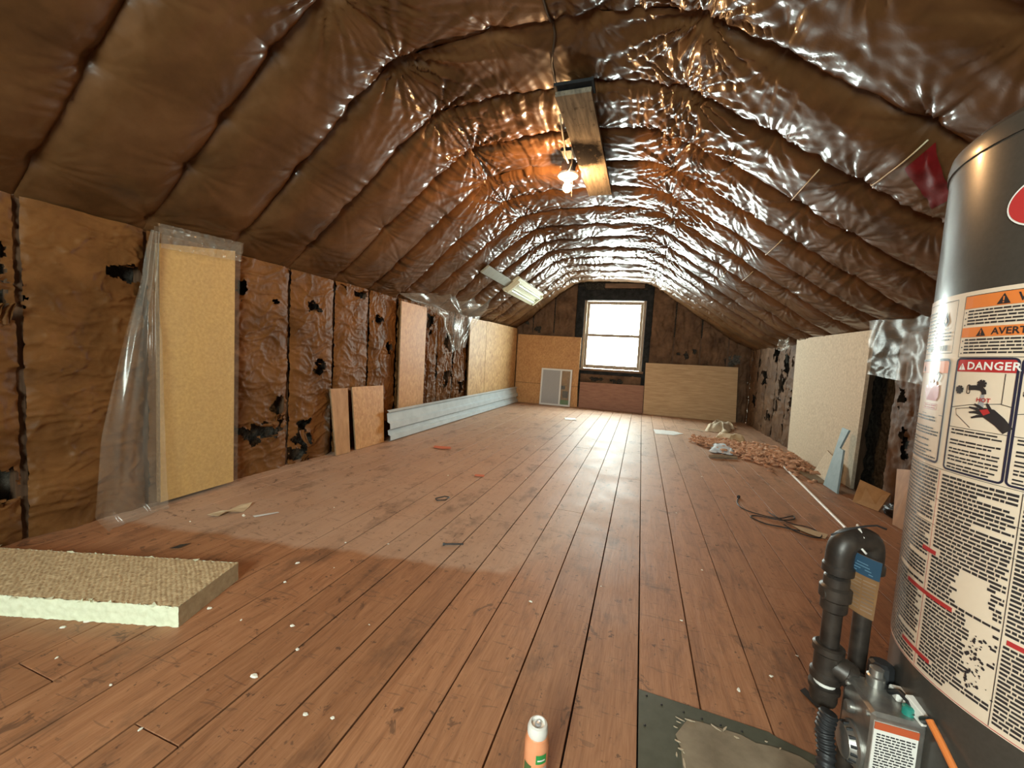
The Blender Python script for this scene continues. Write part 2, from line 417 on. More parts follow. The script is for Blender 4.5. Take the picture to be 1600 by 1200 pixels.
# ------------------------------------------------------------------ mesh helpers (vertices in world metres)
class MB:
    def __init__(s):
        s.v, s.f, s.m, s.mats = [], [], [], []

    def _mi(s, mat):
        if mat not in s.mats:
            s.mats.append(mat)
        return s.mats.index(mat)

    def add(s, V, F, mat=None):
        o = len(s.v)
        s.v += [tuple(map(float, p)) for p in V]
        s.f += [tuple(i + o for i in q) for q in F]
        s.m += [s._mi(mat) if mat else 0] * len(F)
        return s

    def box(s, x0, x1, y0, y1, z0, z1, mat=None, bev=0.0, T=None):
        if bev <= 0:
            V = [(x, y, z) for z in (z0, z1) for y in (y0, y1) for x in (x0, x1)]
            F = [(0, 2, 3, 1), (4, 5, 7, 6), (0, 1, 5, 4), (2, 6, 7, 3), (0, 4, 6, 2), (1, 3, 7, 5)]
        else:
            b = min(bev, (x1 - x0) / 2.01, (y1 - y0) / 2.01, (z1 - z0) / 2.01)
            V, ix = [], {}
            for sx in (0, 1):
                for sy in (0, 1):
                    for sz in (0, 1):
                        c = [(x0, x1)[sx], (y0, y1)[sy], (z0, z1)[sz]]
                        d = [(1, -1)[sx] * b, (1, -1)[sy] * b, (1, -1)[sz] * b]
                        for ax in range(3):
                            q = [c[k] + (d[k] if k != ax else 0) for k in range(3)]
                            ix[(sx, sy, sz, ax)] = len(V)
                            V.append(q)
            F = []
            for ax in range(3):
                a, c = [k for k in range(3) if k != ax]
                for sd in (0, 1):
                    def key(p, q):
                        t = [0, 0, 0]
                        t[ax], t[a], t[c] = sd, p, q
                        return ix[(*t, ax)]
                    F.append((key(0, 0), key(1, 0), key(1, 1), key(0, 1)))
            for ax in range(3):
                a, c = [k for k in range(3) if k != ax]
                for p in (0, 1):
                    for q in (0, 1):
                        def key(e, nax):
                            t = [0, 0, 0]
                            t[ax], t[a], t[c] = e, p, q
                            return ix[(*t, nax)]
                        F.append((key(0, a), key(1, a), key(1, c), key(0, c)))
            for sx in (0, 1):
                for sy in (0, 1):
                    for sz in (0, 1):
                        F.append(tuple(ix[(sx, sy, sz, k)] for k in range(3)))
        if T is not None:
            V = [tuple(T @ Vector(p)) for p in V]
        return s.add(V, F, mat)

    def tube(s, pts, r, n=8, mat=None, cap=True):
        pts = [Vector(p) for p in pts]
        rs = r if isinstance(r, (list, tuple)) else [r] * len(pts)
        tan = []
        for i in range(len(pts)):
            a, b = pts[max(i - 1, 0)], pts[min(i + 1, len(pts) - 1)]
            tan.append((b - a).normalized())
        t0 = tan[0]
        nrm = t0.orthogonal().normalized()
        V, F = [], []
        for i, p in enumerate(pts):
            t = tan[i]
            nrm = (nrm - t * nrm.dot(t)).normalized()
            bi = t.cross(nrm)
            for k in range(n):
                a = 2 * PI * k / n
                V.append(p + (nrm * math.cos(a) + bi * math.sin(a)) * rs[i])
        for i in range(len(pts) - 1):
            for k in range(n):
                F.append((i * n + k, i * n + (k + 1) % n, (i + 1) * n + (k + 1) % n, (i + 1) * n + k))
        if cap:
            F.append(tuple(range(n - 1, -1, -1)))
            F.append(tuple((len(pts) - 1) * n + k for k in range(n)))
        return s.add(V, F, mat)

    def lathe(s, c, prof, n=24, mat=None, axis='z', T=None):
        V, F = [], []
        for (r, h) in prof:
            for k in range(n):
                a = 2 * PI * k / n
                if axis == 'z':
                    V.append((c[0] + r * math.cos(a), c[1] + r * math.sin(a), c[2] + h))
                elif axis == 'x':
                    V.append((c[0] + h, c[1] + r * math.cos(a), c[2] + r * math.sin(a)))
                else:
                    V.append((c[0] + r * math.cos(a), c[1] + h, c[2] + r * math.sin(a)))
        m = len(prof)
        for i in range(m - 1):
            for k in range(n):
                F.append((i * n + k, i * n + (k + 1) % n, (i + 1) * n + (k + 1) % n, (i + 1) * n + k))
        F.append(tuple(range(n - 1, -1, -1)))
        F.append(tuple((m - 1) * n + k for k in range(n)))
        if T is not None:
            V = [tuple(T @ Vector(p)) for p in V]
        return s.add(V, F, mat)

    def grid(s, G, mat=None, keep=None):
        nu, nv = G.shape[:2]
        V = G.reshape(-1, 3)
        F = []
        for i in range(nu - 1):
            for j in range(nv - 1):
                if keep is None or keep[i, j]:
                    F.append((i * nv + j, (i + 1) * nv + j, (i + 1) * nv + j + 1, i * nv + j + 1))
        return s.add(V, F, mat)

    def build(s, name, mat=None, parent=None, smooth=False, origin=True):
        me = bpy.data.meshes.new(name)
        V = np.array(s.v, float)
        if parent is not None:
            off = np.array(parent.matrix_basis.translation) if parent.parent is None else np.array(parent.matrix_basis.translation) + np.array(parent.parent.matrix_basis.translation)
        else:
            off = np.zeros(3)
        c = np.array([(V[:, 0].min() + V[:, 0].max()) / 2, (V[:, 1].min() + V[:, 1].max()) / 2, V[:, 2].min()]) if origin else np.zeros(3)
        me.from_pydata((V - c).tolist(), [], s.f)
        mats = [x for x in s.mats] if s.mats else [mat]
        if s.mats and None not in s.mats:
            for x in mats:
                me.materials.append(M[x] if isinstance(x, str) else x)
            me.polygons.foreach_set('material_index', s.m)
        else:
            me.materials.append(M[mat] if isinstance(mat, str) else mat)
        if smooth is True:
            me.polygons.foreach_set('use_smooth', [True] * len(me.polygons))
        elif smooth:
            me.polygons.foreach_set('use_smooth', [True] * len(me.polygons))
            me.set_sharp_from_angle(angle=math.radians(smooth))
        me.update()
        o = bpy.data.objects.new(name, me)
        COL.objects.link(o)
        o.location = c - off
        if parent is not None:
            o.parent = parent
        return o


def tag(o, label, cat, group=None, kind=None):
    o['label'], o['category'] = label, cat
    if group:
        o['group'] = group
    if kind:
        o['kind'] = kind
    return o


def thing(name, label, cat, loc, group=None):
    o = bpy.data.objects.new(name, None)
    COL.objects.link(o)
    o.location = loc
    o.empty_display_size = 0.05
    o.matrix_basis = Matrix.Translation(Vector(loc))
    return tag(o, label, cat, group)


def struct(o, label=None, cat=None):
    o['kind'] = 'structure'
    if label:
        o['label'] = label
    if cat:
        o['category'] = cat
    return o


# ------------------------------------------------------------------ floor
b = MB().box(XL - 0.2, XR + 0.2, YR - 0.2, YB + 0.2, -0.12, -0.022)
floor = struct(b.build('floor', 'subfloor'), 'worn reddish brown plank floor running to the window', 'floor')
edges = [0.055]
w_l = [0.151, 0.150, 0.149, 0.155, 0.146, 0.149, 0.139, 0.158, 0.141, 0.147, 0.150, 0.152, 0.149, 0.146, 0.152, 0.150, 0.2]
w_r = [0.147, 0.154, 0.150, 0.148, 0.152, 0.149, 0.151, 0.150, 0.153, 0.148, 0.2]
x = 0.055
left = [x]
for w in w_l:
    x -= w
    if x < XL - 0.1:
        break
    left.append(x)
x = 0.055
right = [x]
for w in w_r:
    x += w
    if x > XR + 0.15:
        break
    right.append(x)
xs = sorted(set(left + right))
rng = random.Random(3)
for i in range(len(xs) - 1):
    x0, x1 = xs[i], xs[i + 1]
    cx = (x0 + x1) / 2
    if abs(cx + 1.42) < 0.075 or abs(cx + 0.93) < 0.075:
        cuts = [0.522, rng.choice([3.7, 4.5, 5.3])]
    else:
        cuts = sorted(rng.sample([-0.7, 1.74, 2.15, 2.96, 3.78, 4.6, 5.41, 6.2], 2))
        if cuts[1] - cuts[0] < 1.2:
            cuts = [cuts[0]]
    ys = [YR - 0.02] + cuts + [YB + 0.02]
    for k in range(len(ys) - 1):
        g = 0.0017 + rng.random() * 0.0010
        dz = rng.uniform(-0.0006, 0.0)
        MB().box(x0 + g, x1 - g, ys[k] + 0.0015, ys[k + 1] - 0.0015, -0.021, dz, bev=0.0006).build('plank', 'plank', floor)

# ------------------------------------------------------------------ ceiling: poly sheeting pillowed over insulated rafter bays
PROF = np.array([(-2.33, 1.31), (-1.9, 1.675), (-1.42, 2.08), (-1.20, 2.235), (-0.95, 2.258), (-0.3, 2.245), (-0.04, 2.235), (0.16, 2.15), (0.45, 1.945), (1.0, 1.56), (1.66, 1.12)])


def resample(P, n):
    Q = P
    for _ in range(3):
        R = [Q[0]]
        for a, b_ in zip(Q[:-1], Q[1:]):
            R += [0.75 * a + 0.25 * b_, 0.25 * a + 0.75 * b_]
        R.append(Q[-1])
        Q = np.array(R)
    d = np.concatenate([[0], np.cumsum(np.hypot(*np.diff(Q, axis=0).T))])
    s = np.linspace(0, d[-1], n)
    return np.stack([np.interp(s, d, Q[:, 0]), np.interp(s, d, Q[:, 1])], 1), s


NS = 500
PP, SS = resample(PROF, NS)
tg = np.gradient(PP, axis=0)
tg /= np.linalg.norm(tg, axis=1)[:, None]
NN = np.stack([tg[:, 1], -tg[:, 0]], 1)          # inward normal
LEN = SS[-1]
S_BEND = (float(np.interp(-1.22, PP[:, 0], SS)), float(np.interp(0.15, PP[:, 0], SS)))
rs_ = np.random.RandomState(11)
STAPLES = []
for j in range(len(BAYS) + 1):
    ss, k = [], 0.0
    s_ = rs_.uniform(0.1, 0.3)
    while s_ < LEN:
        ss.append(s_)
        s_ += rs_.uniform(0.26, 0.52)
    # the sheet is always tacked at the two bends of the rafters
    ss = [q for q in ss if min(abs(q - S_BEND[0]), abs(q - S_BEND[1])) > 0.12]
    ss += [S_BEND[0] + rs_.uniform(-.05, .05), S_BEND[1] + rs_.uniform(-.05, .05)]
    STAPLES.append(np.array(sorted(ss)))
RAFT = BAYS + [YB + 0.02]


def rafter_sag(j, s):
    st = STAPLES[j]
    i = np.clip(np.searchsorted(st, s), 1, len(st) - 1)
    a, b_ = st[i - 1], st[i]
    t = np.clip((s - a) / np.maximum(b_ - a, 0.05), 0, 1)
    return 0.010 * np.sin(PI * t) * np.minimum((b_ - a) / 0.4, 1.3)


def ceiling_offset(S, Y, j):
    """inward distance from the rafter line"""
    y0, y1 = RAFT[j], RAFT[j + 1]
    t = np.clip((Y - y0) / (y1 - y0), 0, 1)
    full = (y1 - y0) / PITCH
    endt = np.clip(np.minimum(S, LEN - S) / 0.34, 0, 1)
    fill = 0.047 + 0.014 * noise(S * 1.3 + 3.1 * j, j * 0.77, 5)
    crest = np.clip(1 - np.abs(S - 2.15) / 0.9, 0, 1)
    fill = fill * (0.2 + 0.8 * endt) * (1 - 0.55 * crest * np.clip((4.4 - Y) / 1.4, 0, 1)) * (1 + 0.35 * np.clip((Y - 3.6) / 1.5, 0, 1)) * min(full, 1.0)
    o = (rafter_sag(j, S) * (1 - t) + rafter_sag(j + 1, S) * t) + fill * (1 - np.abs(2 * t - 1) ** 3.4)
    d = np.minimum(Y - y0, y1 - Y)
    left_near = np.clip((1.55 - S) / 0.35, 0, 1) * np.clip((3.0 - Y) / 0.8, 0, 1)
    gain = 1.0 - 0.60 * left_near
    gain = gain * (1 - 0.35 * np.clip((Y - 3.3) / 2.5, 0, 1))
    # gathers running off the rafters
    wr = noise(S * 2.0, Y * 1.6, 31) * 0.08 + (Y - y0) * 0.35 * noise(S * 1.1, j * 1.7, 43)
    f1 = ridged((S + wr) * 13.0, Y * 0.9 + j * 9.3, 61)
    f2 = ridged((S + wr * 1.2) * 31.0, Y * 1.3 + j * 5.1, 67)
    bend = np.exp(-np.minimum(np.abs(S - S_BEND[0]), np.abs(S - S_BEND[1])) / 0.55)
    side = np.clip((S - S_BEND[1]) / 0.2, 0, 1)
    slant = 0.22 * np.sin(j * 2.4 + 0.7)
    f3 = ridged((Y + slant * S) * 17.0 + 0.5 * noise(S * 2.5, Y * 4, 35), S * 1.1 + j * 3.7, 71)
    f4 = ridged((Y + slant * 1.3 * S) * 38.0, S * 2.0 + j * 1.9, 73)
    zone3 = np.clip(noise(S * 1.2 + 5, Y * 2.0 + j, 79) * 1.5 + 0.5, 0, 1.2)
    zone = np.clip(noise(S * 1.4 + j * 2.3, Y * 1.2, 77) * 1.3 + 0.55, 0.05, 1.2)
    env = np.exp(-d / 0.10) * (1 - np.exp(-d / 0.010))
    body_ = 1 - np.abs(2 * t - 1) ** 4
    o = o + gain * body_ * zone3 * bend * (0.0075 * f3 + 0.0026 * f4 * (1 - 0.7 * np.clip((Y - 2.8) / 2.2, 0, 1)))
    gain1 = gain * (1 - 0.55 * side)
    o = o + gain1 * zone * (f1 * (0.013 * env + 0.0060) + f2 * (1 - 0.75 * np.clip((Y - 2.8) / 2.2, 0, 1)) * (0.0060 * env + 0.0016))
    # puckers fanning out of every staple
    for jj in (j, j + 1):
        yr = RAFT[jj]
        for k, sk in enumerate(STAPLES[jj]):
            dx, dy = S - sk, Y - yr
            r = np.sqrt(dx * dx + dy * dy)
            msk = r < 0.55
            if not msk.any():
                continue
            th = np.arctan2(dy, dx)
            ph = _hash(np.array([jj]), np.array([k]), 9)[0] * 6
            fan = ridged(th * 4.3 + ph * 3 + noise(r * 5, ph + th, 3) * 0.18, np.full_like(th, ph * 7.1) + r * 0.7, 13)
            big = 1.0 + 0.9 * (min(abs(sk - S_BEND[0]), abs(sk - S_BEND[1])) < 0.055)
            amp = 0.017 * big * np.exp(-r / (0.12 * big)) * (1 - np.exp(-r / 0.03))
            o = o + np.where(msk, gain * amp * fan, 0)
            o = o - np.where(msk, 0.014 * np.exp(-(r / 0.035) ** 2), 0)
    # soft crumple and a few long drapes
    cr = ridged(S * 5 + noise(S * 4, Y * 4, 2), Y * 5, 91)
    o = o + gain * (0.0030 * cr + 0.0006 * fbm(S * 11, Y * 11, 95, 2))
    cz = np.clip(crest * 1.4, 0, 1) * np.clip((Y - 3.3) / 0.8, 0, 1)
    o = o + cz * 0.010 * ridged(S * 3.0 + 1.2 * noise(S * 2, Y * 2, 4), Y * 3.2, 99)
    return o


ceil_root = bpy.data.objects.new('ceiling', None)
COL.objects.link(ceil_root)
struct(ceil_root, 'brown insulated ceiling bays under shiny clear plastic sheeting', 'ceiling')


def bay_mesh(j):
    y0, y1 = RAFT[j], RAFT[j + 1]
    near = y1 > -0.3
    ny = max(4, int((y1 - y0) / (0.0105 if near else 0.04)) + 1)
    idx = np.arange(NS) if near else np.arange(0, NS, 4)
    Yv = np.linspace(y0, y1, ny)
    S, Y = np.meshgrid(SS[idx], Yv, indexing='ij')
    o = ceiling_offset(S, Y, j)
    G = np.empty(S.shape + (3,))
    G[..., 0] = PP[idx, 0][:, None] + NN[idx, 0][:, None] * o
    G[..., 1] = Y
    G[..., 2] = PP[idx, 1][:, None] + NN[idx, 1][:, None] * o
    MB().grid(G).build('ceiling_bay', 'poly', ceil_root, smooth=True)


for j in range(len(RAFT) - 1):
    bay_mesh(j)
# roof boards above, closing the shell
prof_out = [(XL - 0.25, 1.30), (-1.15, 2.42), (0.2, 2.42), (XR + 0.25, 1.10)]
rb = MB()
for (xa, za), (xb, zb) in zip(prof_out[:-1], prof_out[1:]):
    rb.add([(xa, YR - .3, za), (xb, YR - .3, zb), (xb, YB + .3, zb), (xa, YB + .3, za), (xa, YR - .3, za + .1), (xb, YR - .3, zb + .1), (xb, YB + .3, zb + .1), (xa, YB + .3, za + .1)],
           [(0, 1, 2, 3), (7, 6, 5, 4), (0, 4, 5, 1), (2, 6, 7, 3), (1, 5, 6, 2), (0, 3, 7, 4)])
rb.build('roof_deck', 'shell', ceil_root)


# ------------------------------------------------------------------ walls
def wall_point(side, a, z, o):
    """a along the wall, o distance out into the room"""
    if side == 'L':
        return np.stack([XL + o, a, z], -1)
    if side == 'R':
        return np.stack([XR - o, a, z], -1)
    if side == 'B':
        return np.stack([a, YB - o, z], -1)
    return np.stack([a, YR + o, z], -1)


def slab_wall(name, side, a0, a1, z1, hole, label):
    n, m = int((a1 - a0) / 0.035), int(z1 / 0.035)
    A, Z = np.meshgrid(np.linspace(a0, a1, n), np.linspace(-0.02, z1, m), indexing='ij')
    o = -0.05 + 0.018 * fbm(A * 9, Z * 9, 7, 3)
    keep = None
    if hole:
        # grid lines fall exactly on the opening
        ga = np.unique(np.concatenate([np.linspace(a0, hole[0], 30), np.linspace(hole[0], hole[1], 6), np.linspace(hole[1], a1, 30)]))
        gz = np.unique(np.concatenate([np.linspace(-0.02, hole[2], 18), np.linspace(hole[2], hole[3], 6), np.linspace(hole[3], z1, 16)]))
        A, Z = np.meshgrid(ga, gz, indexing='ij')
        o = -0.05 + 0.014 * fbm(A * 9, Z * 9, 7, 3)
        ca, cz = (ga[:-1] + ga[1:]) / 2, (gz[:-1] + gz[1:]) / 2
        keep = ~(((ca > hole[0]) & (ca < hole[1]))[:, None] & ((cz > hole[2]) & (cz < hole[3]))[None, :])
    mb = MB().grid(wall_point(side, A, Z, o), keep=keep)
    # solid sheathing behind
    def bx(p, q, r, s):
        c0, c1 = wall_point(side, np.array(p), np.array(r), np.array(-0.17)), wall_point(side, np.array(q), np.array(s), np.array(-0.10))
        lo, hi = np.minimum(c0, c1), np.maximum(c0, c1)
        mb.box(lo[0], hi[0], lo[1], hi[1], lo[2], hi[2])
    if hole:
        bx(a0, hole[0], -0.1, z1)
        bx(hole[1], a1, -0.1, z1)
        bx(hole[0], hole[1], -0.1, hole[2])
        bx(hole[0], hole[1], hole[3], z1)
    else:
        bx(a0, a1, -0.1, z1)
    return struct(mb.build(name, 'wool'), label, 'wall')


wall_left = slab_wall('wall_left', 'L', YR, YB, 1.42, None, 'knee wall of torn brown kraft insulation with leaning boards')
wall_right = slab_wall('wall_right', 'R', YR, YB, 1.25, None, 'knee wall of torn insulation behind the water heater')
wall_back = slab_wall('wall_back', 'B', XL - .1, XR + .1, 2.36, WIN, 'far gable wall around the bright window')
wall_rear = slab_wall('wall_rear', 'F', XL - .1, XR + .1, 2.36, WIN2, 'gable wall behind the viewpoint')
# reveal of the window openings through the wall thickness
for side, W, par in (('B', WIN, wall_back), ('F', WIN2, wall_rear)):
    mb = MB()
    for (p, q, r, s) in ((W[0] - .02, W[0], W[2] - .02, W[3] + .02), (W[1], W[1] + .02, W[2] - .02, W[3] + .02), (W[0], W[1], W[2] - .02, W[2]), (W[0], W[1], W[3], W[3] + .02)):
        c0, c1 = wall_point(side, np.array(p), np.array(r), np.array(-0.17)), wall_point(side, np.array(q), np.array(s), np.array(0.0))
        lo, hi = np.minimum(c0, c1), np.maximum(c0, c1)
        mb.box(lo[0], hi[0], lo[1], hi[1], lo[2], hi[2])
    mb.build('window_jamb', 'oldwood', par)


def batt(side, a0, a1, z0, z1, seed, holes, par, mat='kraft', crumple=1.0, vert=0.0, res=0.0075, ztop=None):
    na, nz = max(6, int((a1 - a0) / res)), max(6, int((z1 - z0) / res))
    av, zv = np.linspace(a0, a1, na), np.linspace(z0, z1, nz)
    A, Z = np.meshgrid(av, zv, indexing='ij')
    t = (A - a0) / (a1 - a0)
    body = 1 - np.abs(2 * t - 1) ** 5
    o = 0.004 + 0.018 * body * (0.8 + 0.5 * noise(A * 2 + seed, Z * 2, seed))
    wa = A + 0.05 * noise(A * 6, Z * 6, seed + 1)
    wz = Z + 0.05 * noise(A * 6 + 9, Z * 6, seed + 2)
    iso = 0.007 * noise(wa * 6 + seed, wz * 7, seed + 3) + 0.007 * crease(wa * 5 + seed, wz * 6, seed + 4) + 0.0045 * crease(wa * 11, wz * 12, seed + 14) + 0.0022 * crease(wa * 23, wz * 22, seed + 24) + 0.0012 * fbm(A * 40, Z * 40, seed, 2)
    hor = 0.009 * crease(wa * 1.8 + seed, wz * 9, seed + 5, 0.09) + 0.005 * crease(wa * 4 + seed, wz * 19, seed + 15, 0.08)
    ver = ridged(wa * 20 + seed, wz * 2.2, seed + 6) * 0.011 + 0.007 * crease(wa * 26, wz * 5.0, seed + 7, 0.10)
    o = o + crumple * (iso + (1 - vert) * hor + vert * ver)
    f = np.full(A.shape, 9.0)
    nz1 = fbm(A * 13, Z * 13, seed + 8, 3)
    for (ca, cz, ra, rz) in holes:
        if ca + ra < a0 - 0.05 or ca - ra > a1 + 0.05:
            continue
        q = np.sqrt(((A - ca) / ra) ** 2 + ((Z - cz) / rz) ** 2)
        f = np.minimum(f, q + 1.15 * nz1)
    # slits torn by age
    slit = 0.012 + np.abs(noise(A * 3.3 + seed * 1.3, Z * 2.6, seed + 12)) + np.clip(0.28 - noise(A * 2.6, Z * 2.2 + seed, seed + 14), 0, 9) * 0.5
    f = np.minimum(f, 0.72 + slit * 14)
    o = o + 0.016 * np.exp(-np.clip(f - 1, 0, 9) / 0.35) * (noise(A * 9, Z * 9, seed + 9) + 0.2)
    jit = np.exp(-np.abs(f - 1) / 0.4) * 0.45 * res
    A2 = A + jit * (_hash(np.arange(na)[:, None] + 0 * A, np.arange(nz)[None, :] + 0 * A, seed) * 2 - 1)
    Z2 = Z + jit * (_hash(np.arange(na)[:, None] + 0 * A, np.arange(nz)[None, :] + 0 * A, seed + 50) * 2 - 1)
    fc = 0.25 * (f[:-1, :-1] + f[1:, :-1] + f[:-1, 1:] + f[1:, 1:])
    keep = fc > 1
    if ztop is not None:
        keep &= (zv[:-1] + zv[1:])[None, :] / 2 < ztop((av[:-1] + av[1:]) / 2)[:, None]
    MB().grid(wall_point(side, A2, Z2, o), keep=keep).build('insulation_batt', mat, par, smooth=True)


def stud(side, a, z0, z1, par, w=0.034, out=-0.006, mat='stud'):
    c0, c1 = wall_point(side, np.array(a - w / 2), np.array(z0), np.array(-0.10)), wall_point(side, np.array(a + w / 2), np.array(z1), np.array(out))
    lo, hi = np.minimum(c0, c1), np.maximum(c0, c1)
    MB().box(lo[0], hi[0], lo[1], hi[1], lo[2], hi[2]).build('stud', mat, par)


HL = [(0.79, 0.96, 0.055, 0.13), (0.80, 0.22, 0.05, 0.075), (1.20, 1.12, 0.055, 0.035), (1.04, 1.09, 0.014, 0.02), (1.735, 1.13, 0.03, 0.05), (1.88, 0.27, 0.16, 0.05), (2.01, 0.40, 0.045, 0.085),
      (2.18, 0.10, 0.075, 0.15), (2.36, 0.67, 0.06, 0.04), (2.28, 1.11, 0.047, 0.03), (1.97, 1.10, 0.02, 0.016), (2.77, 1.28, 0.06, 0.024), (3.17, 0.84, 0.05, 0.045), (4.40, 0.95, 0.13, 0.085), (4.35, 0.53, 0.11, 0.085),
      (4.73, 0.43, 0.07, 0.07), (3.92, 1.15, 0.06, 0.085), (2.99, 1.09, 0.06, 0.035), (0.62, 1.15, 0.06, 0.04), (0.55, 0.6, 0.05, 0.05)]
HR = [(5.76, 1.06, 0.12, 0.06), (5.47, 0.69, 0.09, 0.13), (5.62, 0.41, 0.07, 0.09), (5.38, 0.92, 0.07, 0.14), (6.19, 0.74, 0.10, 0.08), (3.18, 0.72, 0.05, 0.05), (3.11, 0.44, 0.035, 0.11), (5.88, 0.25, 0.11, 0.05),
      (6.5, 0.95, 0.09, 0.06), (6.6, 0.4, 0.08, 0.07), (5.1, 0.5, 0.05, 0.1), (5.15, 0.95, 0.05, 0.05), (2.62, 0.5, 0.06, 0.08)]
for j in range(3, len(BAYS)):
    y0, y1 = BAYS[j], (BAYS[j + 1] if j + 1 < len(BAYS) else YB)
    if y1 < 0.2:
        continue
    far = min(max((y0 - 2.3) / 1.2, 0), 1)
    batt('L', y0 + 0.010, y1 - 0.010, 0.0, 1.335, 20 + j, HL, wall_left, crumple=1.15 + 0.35 * far, vert=0.85 * far)
    if not 3.2 < (y0 + y1) / 2 < 3.62:
        batt('R', y0 + 0.010, y1 - 0.010, 0.0, 1.16, 80 + j, HR, wall_right, mat='kraft_dark', crumple=1.0, vert=0.6, res=0.012)
    stud('L', y0, -0.01, 1.38, wall_left)
    stud('R', y0, -0.01, 1.2, wall_right)
rf = random.Random(17)
for (ca_, cz_, ra_, rz_) in HL:
    if ra_ < 0.045 or ca_ > 3.4:
        continue
    for fl_ in range(2):
        w_, h_ = ra_ * rf.uniform(.5, .9), rz_ * rf.uniform(.7, 1.1)
        a0_ = ca_ + rf.uniform(-.6, .6) * ra_
        up_ = rf.choice((-1, 1))
        G = np.zeros((9, 8, 3))
        for i in range(9):
            for k in range(8):
                u_, v_ = i / 8 - .5, k / 7
                wid = w_ * (1 - 0.75 * v_ ** 1.4) * (1 + .25 * math.sin(u_ * 9 + fl_))
                cu = v_ * h_ * 0.75
                G[i, k] = (XL + 0.022 + 0.05 * v_ ** 1.6 + 0.006 * math.sin(u_ * 11 + v_ * 5), a0_ + u_ * wid + 0.012 * v_ * math.sin(ca_ * 9), cz_ + up_ * (-rz_ * .85 + cu - 0.02 * v_ * v_))
        MB().grid(G).build('torn_flap', 'kraft', wall_left, smooth=True)
MB().box(XL - 0.10, XL - 0.004, 0.0, YB, 1.335, 1.375).build('top_plate', 'stud', wall_left)
MB().box(XR + 0.004, XR + 0.10, 0.0, YB, 1.15, 1.19).build('top_plate', 'stud', wall_right)


def roofline(xv):
    return np.interp(xv, PP[:, 0], PP[:, 1]) + 0.03


gx = [XL, -1.94, -1.55, -1.16]
for i in range(3):
    batt('B', gx[i] + .01, gx[i + 1] - .01, 0.0, 2.25, 140 + i, [(-1.85, 1.36, 0.06, 0.05), (-2.05, 1.5, 0.05, 0.05)], wall_back, mat='kraft_dark', crumple=1.5, vert=0.8, res=0.014, ztop=roofline)
    stud('B', gx[i], 0.0, 1.3, wall_back)
gx = [0.10, 0.47, 0.876, 1.28, XR]
for i in range(4):
    batt('B', gx[i] + .01, gx[i + 1] - .01, 0.0, 2.25, 150 + i, [(0.68, 1.0, 0.05, 0.05), (0.78, 1.08, 0.03, 0.04), (1.35, 0.95, 0.10, 0.07), (0.55, 1.02, 0.03, 0.02)], wall_back, mat='kraft_dark', crumple=1.5, vert=0.8, res=0.014, ztop=roofline)
    stud('B', gx[i], 0.0, 1.3, wall_back)
batt('B', -1.02, 0.06, 0.0, 0.64, 160, [(-0.75, 0.52, 0.14, 0.03), (-0.35, 0.5, 0.12, 0.035)], wall_back, mat='kraft_dark', crumple=1.0, res=0.02)

# ------------------------------------------------------------------ far window
y = YB
win = bpy.data.objects.new('window_1', None)
COL.objects.link(win)
win.matrix_basis = Matrix.Translation(Vector((-0.515, YB, 0.70)))
struct(win, 'bright two pane sash window in the far gable wall', 'window')
MB().box(-1.16, -1.03, y - .022, y - .002, 0.46, 2.12, bev=.004).build('casing', 'tar', win)
MB().box(0.0, 0.10, y - .022, y - .002, 0.46, 2.10, bev=.004).build('casing', 'tar', win)
MB().box(-1.16, 0.10, y - .024, y - .001, 1.885, 2.06, bev=.004).build('casing', 'tar', win)
MB().box(-0.70, -0.05, y - .05, y - .026, 2.085, 2.17, bev=.004).build('header', 'oldwood', win)
MB().box(-1.06, 0.03, y - .06, y + .0, 0.66, 0.70, bev=.006).build('sill', 'oldwood', win)
MB().box(-1.03, 0.0, y - .03, y - .004, 0.60, 0.655, bev=.004).build('apron', 'tar', win)


def sash(x0, x1, z0, z1, yy, par, mat='sash', fw=0.034, bot=0.04):
    s = MB()
    s.box(x0, x0 + fw, yy, yy + .03, z0, z1, bev=.004)
    s.box(x1 - fw, x1, yy, yy + .03, z0, z1, bev=.004)
    s.box(x0 + fw, x1 - fw, yy, yy + .03, z0, z0 + bot, bev=.004)
    s.box(x0 + fw, x1 - fw, yy, yy + .03, z1 - fw, z1, bev=.004)
    so = s.build('sash', mat, par)
    MB().box(x0 + fw, x1 - fw, yy + .013, yy + .017, z0 + bot, z1 - fw).build('pane', 'glass', so)


sash(-0.99, -0.04, 1.275, 1.872, y + .055, win, bot=0.03, fw=0.052)
sash(-0.99, -0.04, 0.705, 1.310, y + .022, win, bot=0.066, fw=0.050)
for xa, xb in ((-1.03, -0.985), (-0.045, 0.0)):
    MB().box(xa, xb, y + .0, y + .12, 0.70, 1.88, bev=.004).build('window_stop', 'sash', win)
# window behind the viewpoint
win2 = bpy.data.objects.new('window_2', None)
COL.objects.link(win2)
win2.matrix_basis = Matrix.Translation(Vector((-0.45, YR, 0.85)))
struct(win2, 'plain window in the gable behind the viewpoint', 'window')
s = MB()
for xa, xb, za, zb in ((-1.0, -0.96, .85, 1.80), (.06, .10, .85, 1.80), (-.96, .06, .85, .89), (-.96, .06, 1.76, 1.80), (-.96, .06, 1.31, 1.34)):
    s.box(xa, xb, YR - .06, YR - .02, za, zb, bev=.004)
s.build('sash', 'sash', win2)
MB().box(-0.96, 0.06, YR - .043, YR - .04, .89, 1.76).build('pane', 'glass', win2)


